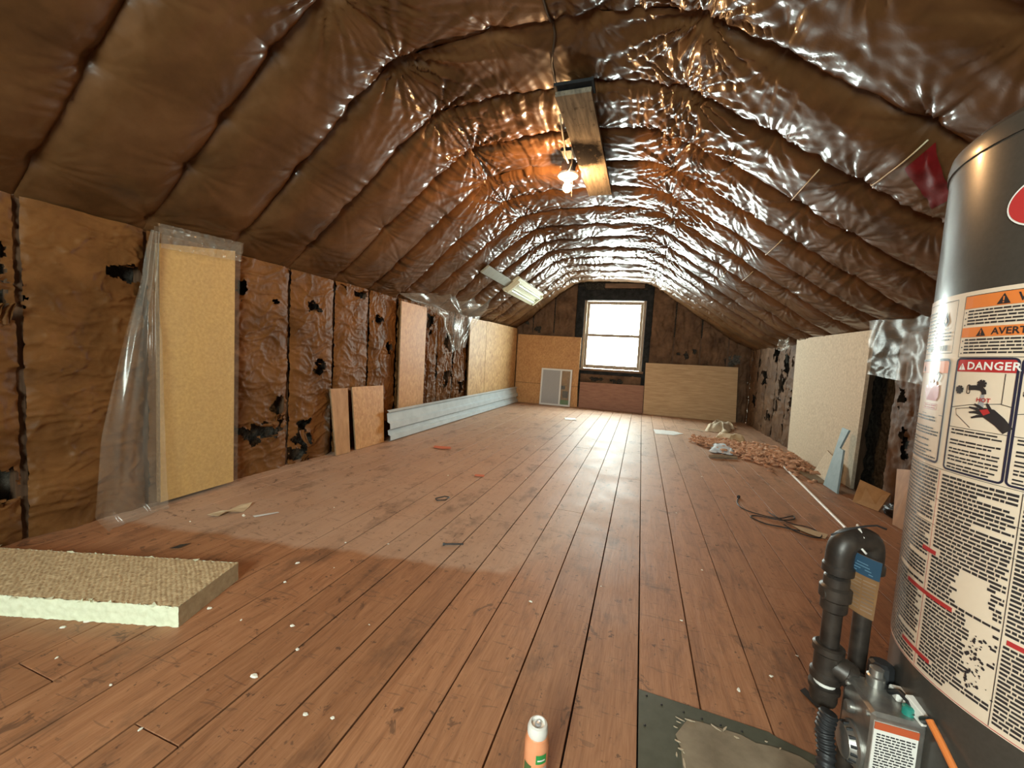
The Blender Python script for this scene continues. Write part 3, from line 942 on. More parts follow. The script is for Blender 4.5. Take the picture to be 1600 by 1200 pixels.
# ------------------------------------------------------------------ boards and panels
def board(name, label, cat, corners, th, nrm, mat, edge='edge', group=None, sub=None):
    """quad of 4 corners (world, counter-clockwise seen from the room), thickness th behind along -nrm"""
    c = [Vector(p) for p in corners]
    n = Vector(nrm).normalized()
    k = [p - n * th for p in c]
    mb = MB()
    m = len(c)
    mb.add(c, [tuple(range(m))], mat)
    mb.add(k, [tuple(range(m - 1, -1, -1))], mat)
    for i in range(m):
        q = (i + 1) % m
        mb.add([c[i], k[i], k[q], c[q]], [(0, 1, 2, 3)], edge)
    return tag(mb.build(name), label, cat, group)


xw = XL + 0.085
board('insulation_board', 'tall tan fibre insulation panel under clear plastic on the kraft wall', 'panel', [(xw, 1.285, 0.02), (xw, 1.652, 0.02), (xw, 1.652, 1.335), (xw, 1.285, 1.275)], 0.03, (1, 0, 0), 'tan')
board('plywood_offcut', 'narrow orange plywood offcut leaning on the torn kraft wall', 'board', [(-2.165, 2.425, 0.003), (-2.150, 2.560, 0.003), (-2.225, 2.60, 0.508), (-2.235, 2.425, 0.512)], 0.012, (1, 0, .15), 'plyor', group='offcuts leaning by the kraft wall')
board('plywood_offcut', 'wider orange plywood offcut leaning beside the end of the grey metal strip', 'board', [(-2.160, 2.640, 0.003), (-2.150, 2.995, 0.003), (-2.222, 3.055, 0.506), (-2.230, 2.655, 0.512)], 0.012, (1, 0, .15), 'osb2', group='offcuts leaning by the kraft wall')
xw = XL + 0.085
board('strand_board', 'single upright chipboard strip standing between torn batts behind the metal strip', 'board', [(xw, 3.28, 0.005), (xw, 3.73, 0.005), (xw, 3.735, 1.30), (xw, 3.27, 1.30)], 0.014, (1, 0, 0), 'osb2')
board('strand_board', 'narrow strand board panel with a dark seam beside wrinkled batts', 'board', [(xw, 4.88, 0.005), (xw, 5.455, 0.005), (xw, 5.435, 1.325), (xw, 4.86, 1.31)], 0.014, (1, 0, 0), 'osb', group='strand board on the knee wall')
board('strand_board', 'wide strand board panel reaching the far corner of the knee wall', 'board', [(xw, 5.465, 0.005), (xw, 6.93, 0.005), (xw, 6.93, 1.345), (xw, 5.445, 1.328)], 0.014, (1, 0, 0), 'osb', group='strand board on the knee wall')
yw = YB - 0.09
board('chipboard_sheet', 'orange chipboard panel on the far wall beside the window, above a lower strip', 'board', [(-2.195, yw, 0.375), (-1.043, yw, 0.368), (-1.036, yw, 1.228), (-2.195, yw, 1.245)], 0.014, (0, -1, 0), 'osb2')
board('chipboard_strip', 'low chipboard strip along the floor behind the white framed screen', 'board', [(-2.195, yw - .004, 0.003), (-1.027, yw - .004, 0.003), (-1.043, yw - .004, 0.362), (-2.195, yw - .004, 0.370)], 0.014, (0, -1, 0), 'osb2')
board('red_plywood', 'dark reddish plywood panel on the floor below the bright window', 'board', [(-1.01, yw + .005, 0.003), (0.07, yw + .005, 0.003), (0.06, yw + .005, 0.468), (-1.005, yw + .005, 0.455)], 0.014, (0, -1, 0), 'plyred')
board('pale_plywood', 'large pale plywood sheet leaning on the far wall beside the window', 'board', [(0.078, YB - .15, 0.003), (1.452, YB - .15, 0.003), (1.424, YB - .10, 0.863), (0.058, YB - .10, 0.853)], 0.016, (0, -1, .07), 'ply')
board('fibre_board', 'big cream fibre board standing against the knee wall behind the heater', 'board', [(1.555, 4.93, 0.003), (1.535, 3.53, 0.003), (1.512, 3.44, 1.165), (1.520, 4.885, 1.185)], 0.022, (-1, 0, 0.02), 'cream_board', edge='cream_board')
board('blue_offcut', 'stepped blue grey board offcut leaning on the cream fibre board', 'board', [(1.372 + 0.2 * z_, y_, z_) for y_, z_ in ((3.545, .003), (3.325, .003), (3.447, .297), (3.505, .300), (3.470, .443), (3.574, .447))], 0.012, (-1, 0, 0.2), 'blue', edge='blue')
board('beige_offcut', 'small square beige offcut propped at the foot of the cream board', 'board', [(1.44, 3.93, 0.003), (1.43, 3.66, 0.003), (1.50, 3.64, 0.16), (1.51, 3.90, 0.21)], 0.01, (-1, 0, 0.3), 'cream_board', edge='edge')
board('wood_block', 'short upright pale wood stud end beside the water heater', 'board', [(1.43, 2.79, 0.003), (1.44, 2.68, 0.003), (1.50, 2.79, 0.33), (1.49, 2.93, 0.30)], 0.04, (-1, -.3, 0.1), 'plyor')
board('card_scrap', 'crumpled cardboard scrap at the dark opening beside the fibre board', 'scrap', [(1.40, 3.17, 0.003), (1.47, 3.02, 0.003), (1.53, 3.04, 0.12), (1.44, 3.20, 0.15)], 0.006, (-1, 0, .3), 'card')

# black bag beside the stud end
G = []
A, B_ = np.meshgrid(np.linspace(0, PI, 18), np.linspace(0, 2 * PI, 28), indexing='ij')
rr = 1 + 0.35 * ridged(A * 1.6, np.cos(B_) * 2 + np.sin(B_) * 1.3, 5)
G = np.stack([1.52 + 0.05 * rr * np.sin(A) * np.cos(B_), 2.93 + 0.06 * rr * np.sin(A) * np.sin(B_), 0.042 + 0.045 * np.cos(A) * np.clip(rr, .6, 1.1)], -1)
G[..., 2] = np.maximum(G[..., 2], 0.002)
tag(MB().grid(G).build('plastic_bag', 'bag', smooth=True), 'small crumpled black plastic bag by the pale wood stud end', 'bag')

# grey ribbed metal siding strip lying on edge along the wall
prof = [(0.0, 0.0), (0.022, 0.010), (0.022, 0.052), (0.0, 0.062), (0.0, 0.100), (0.026, 0.114), (0.026, 0.162), (0.0, 0.176), (0.0, 0.252), (0.024, 0.268), (0.0, 0.282)]
mb = MB()
ya, yb_ = 3.035, 6.90
V = []
for (yy) in (ya, yb_):
    for back in (0, 1):
        for (d, h) in prof:
            V.append((-2.128 - h * 0.10 + (d if 1 else 0) - back * 0.004, yy, h + 0.002))
n = len(prof)
F = []
for i in range(n - 1):
    F.append((i, 2 * n + i, 2 * n + i + 1, i + 1))
    F.append((n + i + 1, 3 * n + i + 1, 3 * n + i, n + i))
    F.append((i, i + 1, n + i + 1, n + i))
    F.append((2 * n + i + 1, 2 * n + i, 3 * n + i, 3 * n + i + 1))
F += [(0, n, 3 * n, 2 * n), (n - 1, 3 * n - 1, 4 * n - 1, 2 * n - 1)]
mb.add(V, F, 'siding')
tag(mb.build('metal_siding_strip'), 'long pale grey ribbed metal strip lying along the left knee wall', 'metal strip')

# white framed screen
scr = thing('framed_screen', 'white framed grey mesh screen leaning against the far chipboard', 'screen', (-1.43, 6.94, 0.0))


def tilt(x0, x1, z0, z1, d0, d1):
    T = Matrix.Translation(Vector((0, 6.905, 0.003))) @ Matrix.Rotation(-0.06, 4, 'X')
    return x0, x1, d0, d1, z0, z1, T


def tb(mbx, x0, x1, z0, z1, d0, d1, mat=None, bev=0.0):
    T = Matrix.Translation(Vector((0, 6.905, 0.003))) @ Matrix.Rotation(-0.06, 4, 'X')
    mbx.box(x0, x1, d0, d1, z0, z1, mat, bev, T)
    return mbx


f_ = MB()
for a, b_, c, d in ((-1.705, -1.675, 0, .655), (-1.36, -1.33, 0.03, .625), (-1.18, -1.15, 0, .655), (-1.675, -1.18, 0, .03), (-1.675, -1.18, .625, .655)):
    tb(f_, a, b_, c, d, -0.012, 0.012, None, .003)
f_.build('frame', 'screenwhite', scr)
tb(MB(), -1.675, -1.36, .03, .625, -0.002, 0.002).build('mesh_panel', 'mesh', scr)
tb(MB(), -1.33, -1.18, .03, .625, 0.000, 0.003).build('pane', 'film2', scr)
mb = MB()
tb(mb, -1.33, -1.18, .03, .11, 0.004, 0.006, 'cangreen')
tb(mb, -1.30, -1.20, .15, .27, 0.004, 0.006, 'ink')
tb(mb, -1.33, -1.26, .30, .36, 0.004, 0.006, 'bluehead')
mb.build('packaging_print', None, scr)

# ------------------------------------------------------------------ foam slab in the foreground
sl = thing('foam_slab', 'thick pale yellow foam slab with brown facing lying on the near floor', 'foam slab', (-1.6, 0.85, 0.0))
ang = math.atan2(0.753 - 0.596, -1.218 + 1.72)
ux, uy = math.cos(ang), math.sin(ang)
ox, oy = -1.218, 0.753          # near corner
Ls, Ws, Hs = 1.15, 0.245, 0.062
rgs = np.random.RandomState(5)


def slab_grid(nu, nv, fn):
    U, V_ = np.meshgrid(np.linspace(0, 1, nu), np.linspace(0, 1, nv), indexing='ij')
    return fn(U, V_)


def P_slab(l, w, h):
    return np.stack([ox - ux * l - uy * w, oy - uy * l + ux * w, h], -1)


skew = 0.045
def top_fn(U, V_):
    l, w = U * Ls - skew * V_ * 0 + 0.0 * V_, V_ * Ws
    wv = 0.0016 * np.sin(l * 330 + w * 130 + 1.5 * noise(l * 20, w * 20, 5)) * np.sin(l * 60 - w * 480) + 0.0014 * fbm(l * 60, w * 60, 3, 2)
    jag = 0.004 * fbm(l * 45, w * 0 + 1, 8, 2) * (V_ == 0) + 0.006 * fbm(l * 45, w * 0 + 4, 9, 2) * (V_ == 1)
    return P_slab(l, w + jag, Hs + wv)


MB().grid(slab_grid(460, 110, top_fn)).build('brown_facing', 'foam_top', sl, smooth=True)


def side_fn(U, V_):
    l, h = U * Ls, V_ * Hs
    return P_slab(l, 0.0025 * fbm(l * 50, h * 60, 12, 3) - 0.004 * np.abs(fbm(l * 40, h * 0, 14, 2)) * (V_ < .05), h + 0.0015 * fbm(l * 70, h, 4, 2))


body = MB().grid(slab_grid(220, 12, side_fn), 'foam')
body.grid(slab_grid(40, 10, lambda U, V_: P_slab(0.002 * fbm(U * 12, V_ * 4, 21, 2), U * Ws, V_ * Hs)), 'foam_end')
body.grid(slab_grid(80, 6, lambda U, V_: P_slab(U * Ls, Ws + 0.002 * fbm(U * 30, V_ * 4, 22, 2), V_ * Hs)), 'foam')
body.grid(slab_grid(20, 4, lambda U, V_: P_slab(Ls + 0 * U, U * Ws, V_ * Hs)), 'foam')
body.grid(slab_grid(4, 4, lambda U, V_: P_slab(U * Ls, V_ * Ws, 0.001 + 0 * U)), 'foam')
body.build('foam_core', None, sl, smooth=40)
for k in range(46):
    l = rgs.uniform(0, Ls)
    e = rgs.randint(2)
    p = P_slab(np.array(l), np.array(rgs.uniform(-.006, .002) if e else Ws + rgs.uniform(-.004, .005)), np.array(Hs + rgs.uniform(-.004, .004)))
    r = rgs.uniform(0.002, 0.0055)
    V = [p + rgs.normal(size=3) * r * np.array([1.5, 1, .6]) for _ in range(5)]
    MB().add(V, [(0, 1, 2), (0, 2, 3), (0, 3, 4), (1, 3, 2), (1, 4, 3), (0, 4, 1)]).build('frayed_tuft', 'foam', sl)


# ------------------------------------------------------------------ plastic drapes
def drape(name, label, rows, mat, cols=30, amp=0.012, freq=9, seed=1, nrm=(1, 0, 0)):
    """rows: list of (left point, right point) from top to bottom, interpolated"""
    Lp = np.array([r[0] for r in rows], float)
    Rp = np.array([r[1] for r in rows], float)
    t = np.linspace(0, 1, 60)
    k = np.linspace(0, 1, len(rows))
    Lq = np.stack([np.interp(t, k, Lp[:, i]) for i in range(3)], 1)
    Rq = np.stack([np.interp(t, k, Rp[:, i]) for i in range(3)], 1)
    u = np.linspace(0, 1, cols)
    G = Lq[:, None, :] * (1 - u[None, :, None]) + Rq[:, None, :] * u[None, :, None]
    U, T_ = np.meshgrid(u, t)
    f = amp * (noise(U * freq * .6 + 0.6 * noise(U * 3, T_ * 3, seed), T_ * 1.6, seed) * 1.6 + 0.35 * ridged(U * freq * .8, T_ * 2.5, seed + 1) + 0.15 * fbm(U * 6, T_ * 6, seed + 2, 2))
    G = G + f[..., None] * np.array(nrm)[None, None, :]
    if nrm[0] > 0:
        G[..., 0] = np.maximum(G[..., 0], XL + 0.045)
    o = MB().grid(G).build(name, mat, smooth=True)
    return tag(o, label, 'plastic sheet')


x1 = XL + 0.10
tight = drape('plastic_sheet', 'tight clear plastic film stapled over the tall tan insulation panel', [((x1, 1.255, 1.345), (x1, 1.675, 1.37)), ((x1, 1.262, 0.9), (x1, 1.665, 0.9)), ((x1, 1.27, 0.004), (x1, 1.665, 0.004))], 'film_thin', 44, 0.006, 7, 3)
drape('plastic_sheet', 'loose milky plastic flap flaring out beside the tall tan insulation panel', [((x1 + .01, 1.235, 1.32), (x1 + .01, 1.275, 1.32)), ((x1 + .03, 1.195, 1.10), (x1 + .01, 1.275, 1.1)), ((x1 + .05, 1.12, 0.84), (x1 + .015, 1.278, 0.84)), ((x1 + .08, 1.02, 0.40), (x1 + .02, 1.28, 0.4)), ((x1 + .10, 0.975, 0.08), (x1 + .02, 1.285, 0.08)), ((x1 + .10, 1.02, 0.004), (x1 + .03, 1.285, 0.004))], 'film', 40, 0.020, 6, 6)
drape('plastic_sheet', 'crumpled glossy plastic strip gathered along the top of the tan panel', [((x1 + .012, 1.26, 1.36), (x1 + .012, 1.68, 1.385)), ((x1 + .018, 1.27, 1.31), (x1 + .02, 1.675, 1.34)), ((x1 + .012, 1.275, 1.25), (x1 + .012, 1.67, 1.28))], 'film', 70, 0.010, 26, 9)
drape('plastic_sheet', 'clear plastic hanging from the far slope over wrinkled batts beside strand board', [((-2.20, 3.20, 1.36), (-1.86, 5.2, 1.70)), ((-2.19, 3.56, 1.31), (-2.0, 5.15, 1.54)), ((-2.17, 4.0, 1.22), (-2.13, 5.0, 1.36)), ((-2.16, 4.18, 1.0), (-2.18, 4.80, 1.1)), ((-2.16, 4.25, 0.84), (-2.18, 4.72, 0.92))], 'film', 60, 0.030, 7, 12)
drape('plastic_sheet', 'shiny plastic sheet hanging over the dark opening beside the cream board', [((1.46, 3.36, 1.22), (1.50, 2.60, 1.20)), ((1.47, 3.345, 1.0), (1.49, 2.62, 1.0)), ((1.475, 3.36, 0.855), (1.47, 2.64, 0.80))], 'film2', 60, 0.013, 5, 15, (-1, 0, 0))
drape('plastic_sheet', 'small clear plastic tail hanging at the far end of the cream board', [((1.40, 5.35, 1.30), (1.45, 4.92, 1.28)), ((1.46, 5.30, 1.20), (1.48, 4.95, 1.19)), ((1.48, 5.28, 1.07), (1.50, 4.97, 1.09))], 'film', 30, 0.02, 6, 18, (-1, 0, 0))


# ------------------------------------------------------------------ things on the ceiling
def ceil_pt(s, yv, out=0.004):
    j = int(np.clip(np.searchsorted(RAFT, yv) - 1, 0, len(RAFT) - 2))
    o = ceiling_offset(np.array([[s]]), np.array([[yv]]), j)[0, 0] + out
    x_, z_ = np.interp(s, SS, PP[:, 0]), np.interp(s, SS, PP[:, 1])
    nx, nz = np.interp(s, SS, NN[:, 0]), np.interp(s, SS, NN[:, 1])
    return (x_ + nx * o, yv, z_ + nz * o)


def s_at_x(xv):
    return float(np.interp(xv, PP[:, 0], SS))


cb = MB()
Tb = Matrix.Translation(Vector((-0.41, 2.58, 2.125))) @ Matrix.Rotation(-0.005, 4, 'Z') @ Matrix.Rotation(0.010, 4, 'X')
cb.box(-0.088, 0.088, -0.62, 0.62, -0.012, 0.012, 'charred', 0.002, Tb)
tag(cb.build('ceiling_board'), 'scorched grey wooden board fixed along the ceiling ridge beside the bulb', 'board')
# black box painting the shade of the slot over the board's near end
tag(MB().box(-0.505, -0.315, 1.935, 2.03, 2.14, 2.155).build('slot_shade', 'tar'), 'black block standing in for the shaded gap above the near end of the ceiling board', 'shade')

lx, ly = -0.580, 2.765
lamp = thing('bulb_lamp', 'bare lit bulb in a white porcelain holder on the ceiling', 'lamp', (lx, ly, 2.0))
MB().lathe((lx, ly, 2.105), [(0.035, 0.0), (0.048, 0.004), (0.050, 0.08), (0.045, 0.085)], 8).build('junction_box', 'alu', lamp, smooth=30)
MB().lathe((lx, ly, 2.055), [(0.020, 0.0), (0.026, 0.002), (0.028, 0.018), (0.052, 0.024), (0.068, 0.032), (0.068, 0.046), (0.058, 0.051)], 28).build('lamp_holder', 'porcelain', lamp, smooth=40)
MB().lathe((lx, ly, 1.985), [(0.004, 0.0), (0.016, 0.003), (0.026, 0.012), (0.030, 0.026), (0.027, 0.042), (0.018, 0.058), (0.0145, 0.070)], 24).build('bulb', 'bulb', lamp, smooth=True)
MB().tube([(lx + .036, ly - .02, 2.075), (lx + .037, ly - .02, 2.02), (lx + .038, ly - .02, 1.94)], 0.0016, 6).build('pull_cord', 'cable', lamp)
cpts = [(-0.46, 0.9), (-0.462, 1.3), (-0.46, 1.55), (-0.455, 1.72), (-0.50, 1.86), (-0.51, 1.98), (-0.525, 2.12)]
cq = np.array(cpts)
pts = [ceil_pt(s_at_x(np.interp(b_, cq[:, 1], cq[:, 0])), b_, 0.010) for b_ in np.linspace(0.9, 2.12, 70)]
tag(MB().tube(pts, 0.005, 8).build('ridge_cable', 'darkcable', smooth=True), 'thin brown cable running along the ceiling ridge to the scorched board', 'cable')
pts = [(-0.515, 2.15, 2.135), (-0.53, 2.28, 2.128), (-0.54, 2.40, 2.115), (-0.55, 2.50, 2.10), (-0.545, 2.58, 2.09)]
tag(MB().tube(pts, 0.0055, 8).build('loose_cable', 'cable', smooth=True), 'loose pale cable end dangling beside the scorched ceiling board', 'cable')
pts = [(-0.50, 2.45, 2.11), (-0.515, 2.55, 2.07), (-0.545, 2.62, 2.06), (-0.57, 2.67, 2.08), (-0.575, 2.712, 2.12)]
tag(MB().tube(pts, 0.0022, 6).build('lamp_wire', 'cable', smooth=True), 'thin looping wire from the ceiling board to the bulb holder', 'wire')
# black tape wad at the char mark
tag(MB().box(-0.585, -0.51, 2.50, 2.62, 2.128, 2.150, None, .008).build('char_patch', 'tar'), 'black scorched patch between the ceiling board and the bulb', 'patch')

# fluorescent fitting on the far left slope
e1 = Vector((0.20, 0, 0.157)).normalized()      # up the slope
nin = Vector((0.157, 0, -0.20)).normalized()    # into the room
T0 = Matrix(((e1.x, 0, nin.x, -1.750), (0, 1, 0, 0), (e1.z, 0, nin.z, 1.658), (0, 0, 0, 1)))
fl = thing('fluorescent_fitting', 'ivory fluorescent fitting with bare tubes on the far slope', 'light fitting', (-1.68, 5.5, 1.69))
MB().box(0, 0.265, 4.83, 6.12, -0.045, 0.0, None, .006, T0).build('reflector_tray', 'fixture', fl)
mb = MB()
for k in (0.045, 0.1, 0.155, 0.21):
    mb2 = MB().box(k - .006, k + .006, 4.90, 6.05, 0.0, 0.022, None, .002, T0)
    mb2.build('louvre', 'fixture', fl)
for k in (0.07, 0.185):
    p0, p1 = T0 @ Vector((k, 4.93, 0.022)), T0 @ Vector((k, 6.02, 0.022))
    MB().tube([p0, p1], 0.016, 14).build('tube', 'tube', fl, smooth=40)
for yy in (4.86, 6.07):
    MB().box(0.03, 0.235, yy - .025, yy + .025, 0.0, 0.04, None, .004, T0).build('end_cap', 'fixture', fl)
bt = MB().box(0.06, 0.175, 3.98, 4.80, -0.036, -0.016, None, .003, T0)
tag(bt.build('batten', 'greyboard'), 'flat grey batten on the slope leading to the fluorescent fitting', 'batten')

# red sheathing tape
def tape(label, sa, sb, ya_, yb2, skew_, n=14):
    A, B2 = np.meshgrid(np.linspace(0, 1, n), np.linspace(0, 1, n), indexing='ij')
    G = np.zeros((n, n, 3))
    for i in range(n):
        for k in range(n):
            G[i, k] = ceil_pt(sa + (sb - sa) * A[i, k], ya_ + (yb2 - ya_) * B2[i, k] + skew_ * A[i, k], 0.004)
    return tag(MB().grid(G).build('red_tape', 'redtape', smooth=True), label, 'tape')


s0 = s_at_x(0.96)
tape('dark red tape patch on the plastic ceiling above the water heater', s0 - 0.10, s0 + 0.09, 1.70, 1.82, 0.13)
tape('tiny red tape scrap on the far crest of the plastic ceiling', s_at_x(0.16), s_at_x(0.16) + 0.05, 5.05, 5.13, 0.0, 5)

# wire insulation hangers (rods sprung between the rafters on the far slope)
for k, (xa, y_) in enumerate(((0.86, 1.70), (0.70, 2.12), (0.80, 2.92), (0.83, 3.75), (0.70, 4.16))):
    s_ = s_at_x(xa)
    j = int(np.searchsorted(RAFT, y_) - 1)
    pts = [ceil_pt(s_, RAFT[j] + (RAFT[j + 1] - RAFT[j]) * q, 0.007) for q in np.linspace(0.08, 0.92, 9)]
    tag(MB().tube(pts, 0.003, 6).build('insulation_hanger', 'cable', smooth=True), ['thin pale wire hanger across the ceiling bay nearest the water heater', 'thin pale wire hanger across the bay holding the red tape', 'thin pale wire hanger with a bright plastic fold beside it, mid slope', 'upper of the two far thin wire hangers on the slope', 'furthest thin wire hanger on the slope towards the window'][k], 'wire', 'wire hangers on the ceiling slope')

# ------------------------------------------------------------------ water heater
CX, CY, RT = 0.7185, 0.8068, 0.255
AZ = math.atan2(-CX, -CY)
wh = thing('water_heater', 'tall dark grey gas water heater covered in warning labels', 'water heater', (CX, CY, 0.004))


def cyl(u, z, e=0.0):
    th = AZ - u / RT
    return (CX + (RT + e) * math.sin(th), CY + (RT + e) * math.cos(th), z)


MB().lathe((CX, CY, 0.0), [(RT - .012, 0.006), (RT, 0.012), (RT, 0.10), (RT - .0015, 0.102), (RT - .0015, 0.106), (RT, 0.108), (RT, 1.196)], 96).build('tank', 'tank', wh, smooth=35)
MB().lathe((CX, CY, 0.0), [(RT + .0025, 1.188), (RT + .003, 1.20), (RT + .0005, 1.215), (RT - .012, 1.228), (RT - .06, 1.236), (0.06, 1.244)], 96).build('tank_lid', 'tank', wh, smooth=30)
MB().lathe((CX, CY, 0.0), [(0.055, 1.24), (0.055, 1.28), (0.10, 1.30), (0.10, 1.33), (0.05, 1.36), (0.05, 1.60)], 40).build('flue', 'alu', wh, smooth=30)


def cyl_patch(mb, u0, u1, z0, z1, e, mat, step=0.012):
    n = max(1, int(math.ceil((u1 - u0) / step)))
    V = []
    for i in range(n + 1):
        u = u0 + (u1 - u0) * i / n
        V += [cyl(u, z0, e), cyl(u, z1, e)]
    mb.add(V, [(2 * i, 2 * i + 2, 2 * i + 3, 2 * i + 1) for i in range(n)], mat)


LAB0, LAB1 = -0.365, 0.30
lb = MB()
cyl_patch(lb, LAB0, LAB1, 0.369, 0.976, 0.0012, 'label')
label = lb.build('label', None, wh, smooth=True)
rl = random.Random(21)


def text_rows(mb, u0, u1, z0, z1, pitch=0.0072, h=0.0040, mat='ink', ragged=0.25, skip=()):
    z = z1 - h
    row = 0
    while z > z0:
        end = u1 - (rl.random() * (u1 - u0) * ragged if rl.random() < 0.4 else 0)
        if rl.random() < 0.07:
            end = u0 + (u1 - u0) * rl.uniform(0.3, 0.7)
        u = u0
        while u < end:
            w = rl.uniform(0.004, 0.015)
            e = min(u + w, end)
            um = (u + e) / 2
            if not any(a < um < b_ and c < z < d for a, b_, c, d in skip) and e - u > 0.0015:
                cyl_patch(mb, u, e, z, z + h * rl.uniform(0.8, 1.0), 0.0020, mat, 0.02)
            u = e + 0.0013
        z -= pitch
        row += 1


def frame(mb, u0, u1, z0, z1, w, mat, e=0.0022, rad=0.008):
    # rounded rectangular outline
    def ring(i):
        out = []
        rr_ = max(rad - i, 0.0005)
        for cx_, cz_, a0 in ((u1 - i - rr_, z1 - i - rr_, 0), (u0 + i + rr_, z1 - i - rr_, 90), (u0 + i + rr_, z0 + i + rr_, 180), (u1 - i - rr_, z0 + i + rr_, 270)):
            for q in range(0, 91, 18):
                a = math.radians(a0 + q)
                out.append((cx_ + rr_ * math.cos(a), cz_ + rr_ * math.sin(a)))
        dense = []
        for k in range(len(out)):
            p, q = out[k], out[(k + 1) % len(out)]
            n = max(1, int(abs(q[0] - p[0]) / 0.01))
            for m in range(n if n > 1 else 1):
                dense.append((p[0] + (q[0] - p[0]) * m / n, p[1] + (q[1] - p[1]) * m / n))
        return dense
    A_, B__ = ring(0), ring(w)
    if len(A_) != len(B__):
        n = min(len(A_), len(B__))
        ia = [int(k * len(A_) / n) for k in range(n)]
        ib = [int(k * len(B__) / n) for k in range(n)]
        A_, B__ = [A_[k] for k in ia], [B__[k] for k in ib]
    n = len(A_)
    V = [cyl(*p, e) for p in A_] + [cyl(*p, e) for p in B__]
    mb.add(V, [(k, (k + 1) % n, n + (k + 1) % n, n + k) for k in range(n)], mat)


def poly(mb, pts, e, mat, scale=1.0):
    V = [cyl(u, z, e) for u, z in pts]
    c = cyl(sum(p[0] for p in pts) / len(pts), sum(p[1] for p in pts) / len(pts), e)
    n = len(V)
    mb.add(V + [c], [(k, (k + 1) % n, n) for k in range(n)], mat)


def stroke(mb, pts, w, e, mat):
    V = []
    for i, (u, z) in enumerate(pts):
        a, b_ = pts[max(i - 1, 0)], pts[min(i + 1, len(pts) - 1)]
        dx, dz = b_[0] - a[0], b_[1] - a[1]
        l = math.hypot(dx, dz) or 1
        ww = w[i] if isinstance(w, list) else w
        V += [cyl(u - dz / l * ww / 2, z + dx / l * ww / 2, e), cyl(u + dz / l * ww / 2, z - dx / l * ww / 2, e)]
    mb.add(V, [(2 * i, 2 * i + 1, 2 * i + 3, 2 * i + 2) for i in range(len(pts) - 1)], mat)


def lettering(txt, u, z, size, mat, par, e=0.0026, bold=0.0, fn=None, align='LEFT', name='lettering', spacing=1.0):
    cu = bpy.data.curves.new('t', 'FONT')
    cu.body, cu.size, cu.align_x = txt, size, align
    cu.resolution_u = 2
    cu.offset = bold
    cu.space_character = spacing
    ob = bpy.data.objects.new('t', cu)
    COL.objects.link(ob)
    dg = bpy.context.evaluated_depsgraph_get()
    me = bpy.data.meshes.new_from_object(ob.evaluated_get(dg))
    V = [v.co.copy() for v in me.vertices]
    F = [tuple(p.vertices) for p in me.polygons]
    bpy.data.objects.remove(ob)
    mb = MB()
    f2 = fn or (lambda a, b_: cyl(u + a, z + b_, e))
    mb.add([f2(v.x, v.y) for v in V], F, mat)
    return mb.build(name, None, par)


def warn_triangle(mb, u, z, s, col, inner):
    poly(mb, [(u - s / 2, z), (u + s / 2, z), (u, z + s * 0.9)], 0.0026, col)
    stroke(mb, [(u, z + s * 0.28), (u, z + s * 0.62)], s * 0.10, 0.0030, inner)
    stroke(mb, [(u, z + s * 0.10), (u, z + s * 0.19)], s * 0.10, 0.0030, inner)


# certificate box at the top
mb = MB()
frame(mb, -0.335, -0.217, 0.884, 0.967, 0.0008, 'ink', rad=0.001)
text_rows(mb, -0.330, -0.268, 0.890, 0.955, 0.006, 0.0024)
text_rows(mb, -0.258, -0.225, 0.902, 0.918, 0.0055, 0.0022)
poly(mb, [(-0.248, 0.934), (-0.241, 0.926), (-0.234, 0.934), (-0.241, 0.951)], 0.0022, 'navy')
poly(mb, [(-0.244, 0.935), (-0.241, 0.932), (-0.238, 0.935), (-0.241, 0.943)], 0.0026, 'label')
stroke(mb, [(-0.250, 0.925), (-0.241, 0.921), (-0.232, 0.925)], 0.001, 0.0022, 'navy')
for k in range(26):
    u = -0.300 + k * 0.0028
    cyl_patch(mb, u, u + rl.choice([0.0008, 0.0014, 0.002]), 0.888, 0.897, 0.0024, 'ink')
mb.build('certificate_print', None, label)
# warning box
mb = MB()
frame(mb, -0.204, 0.06, 0.877, 0.9695, 0.0008, 'ink', rad=0.001)
cyl_patch(mb, -0.203, 0.059, 0.950, 0.9685, 0.0020, 'orange')
cyl_patch(mb, -0.203, 0.059, 0.907, 0.9215, 0.0020, 'orange')
warn_triangle(mb, -0.148, 0.9515, 0.0165, 'ink', 'orange')
warn_triangle(mb, -0.172, 0.9080, 0.0135, 'ink', 'orange')
text_rows(mb, -0.196, 0.05, 0.9235, 0.9475, 0.0048, 0.0026, ragged=0.1)
text_rows(mb, -0.196, 0.05, 0.8795, 0.9045, 0.0048, 0.0026, ragged=0.1)
for z_ in (0.9465, 0.937, 0.9275, 0.9035, 0.894, 0.885):
    cyl_patch(mb, -0.2005, -0.1985, z_ - 0.003, z_ - 0.001, 0.0022, 'ink')
mb.build('warning_print', None, label)
lettering('WARNING', -0.132, 0.9535, 0.0165, 'ink', label, bold=0.0003)
lettering('AVERTISSEMENT', -0.158, 0.9095, 0.0135, 'ink', label, bold=0.0003)
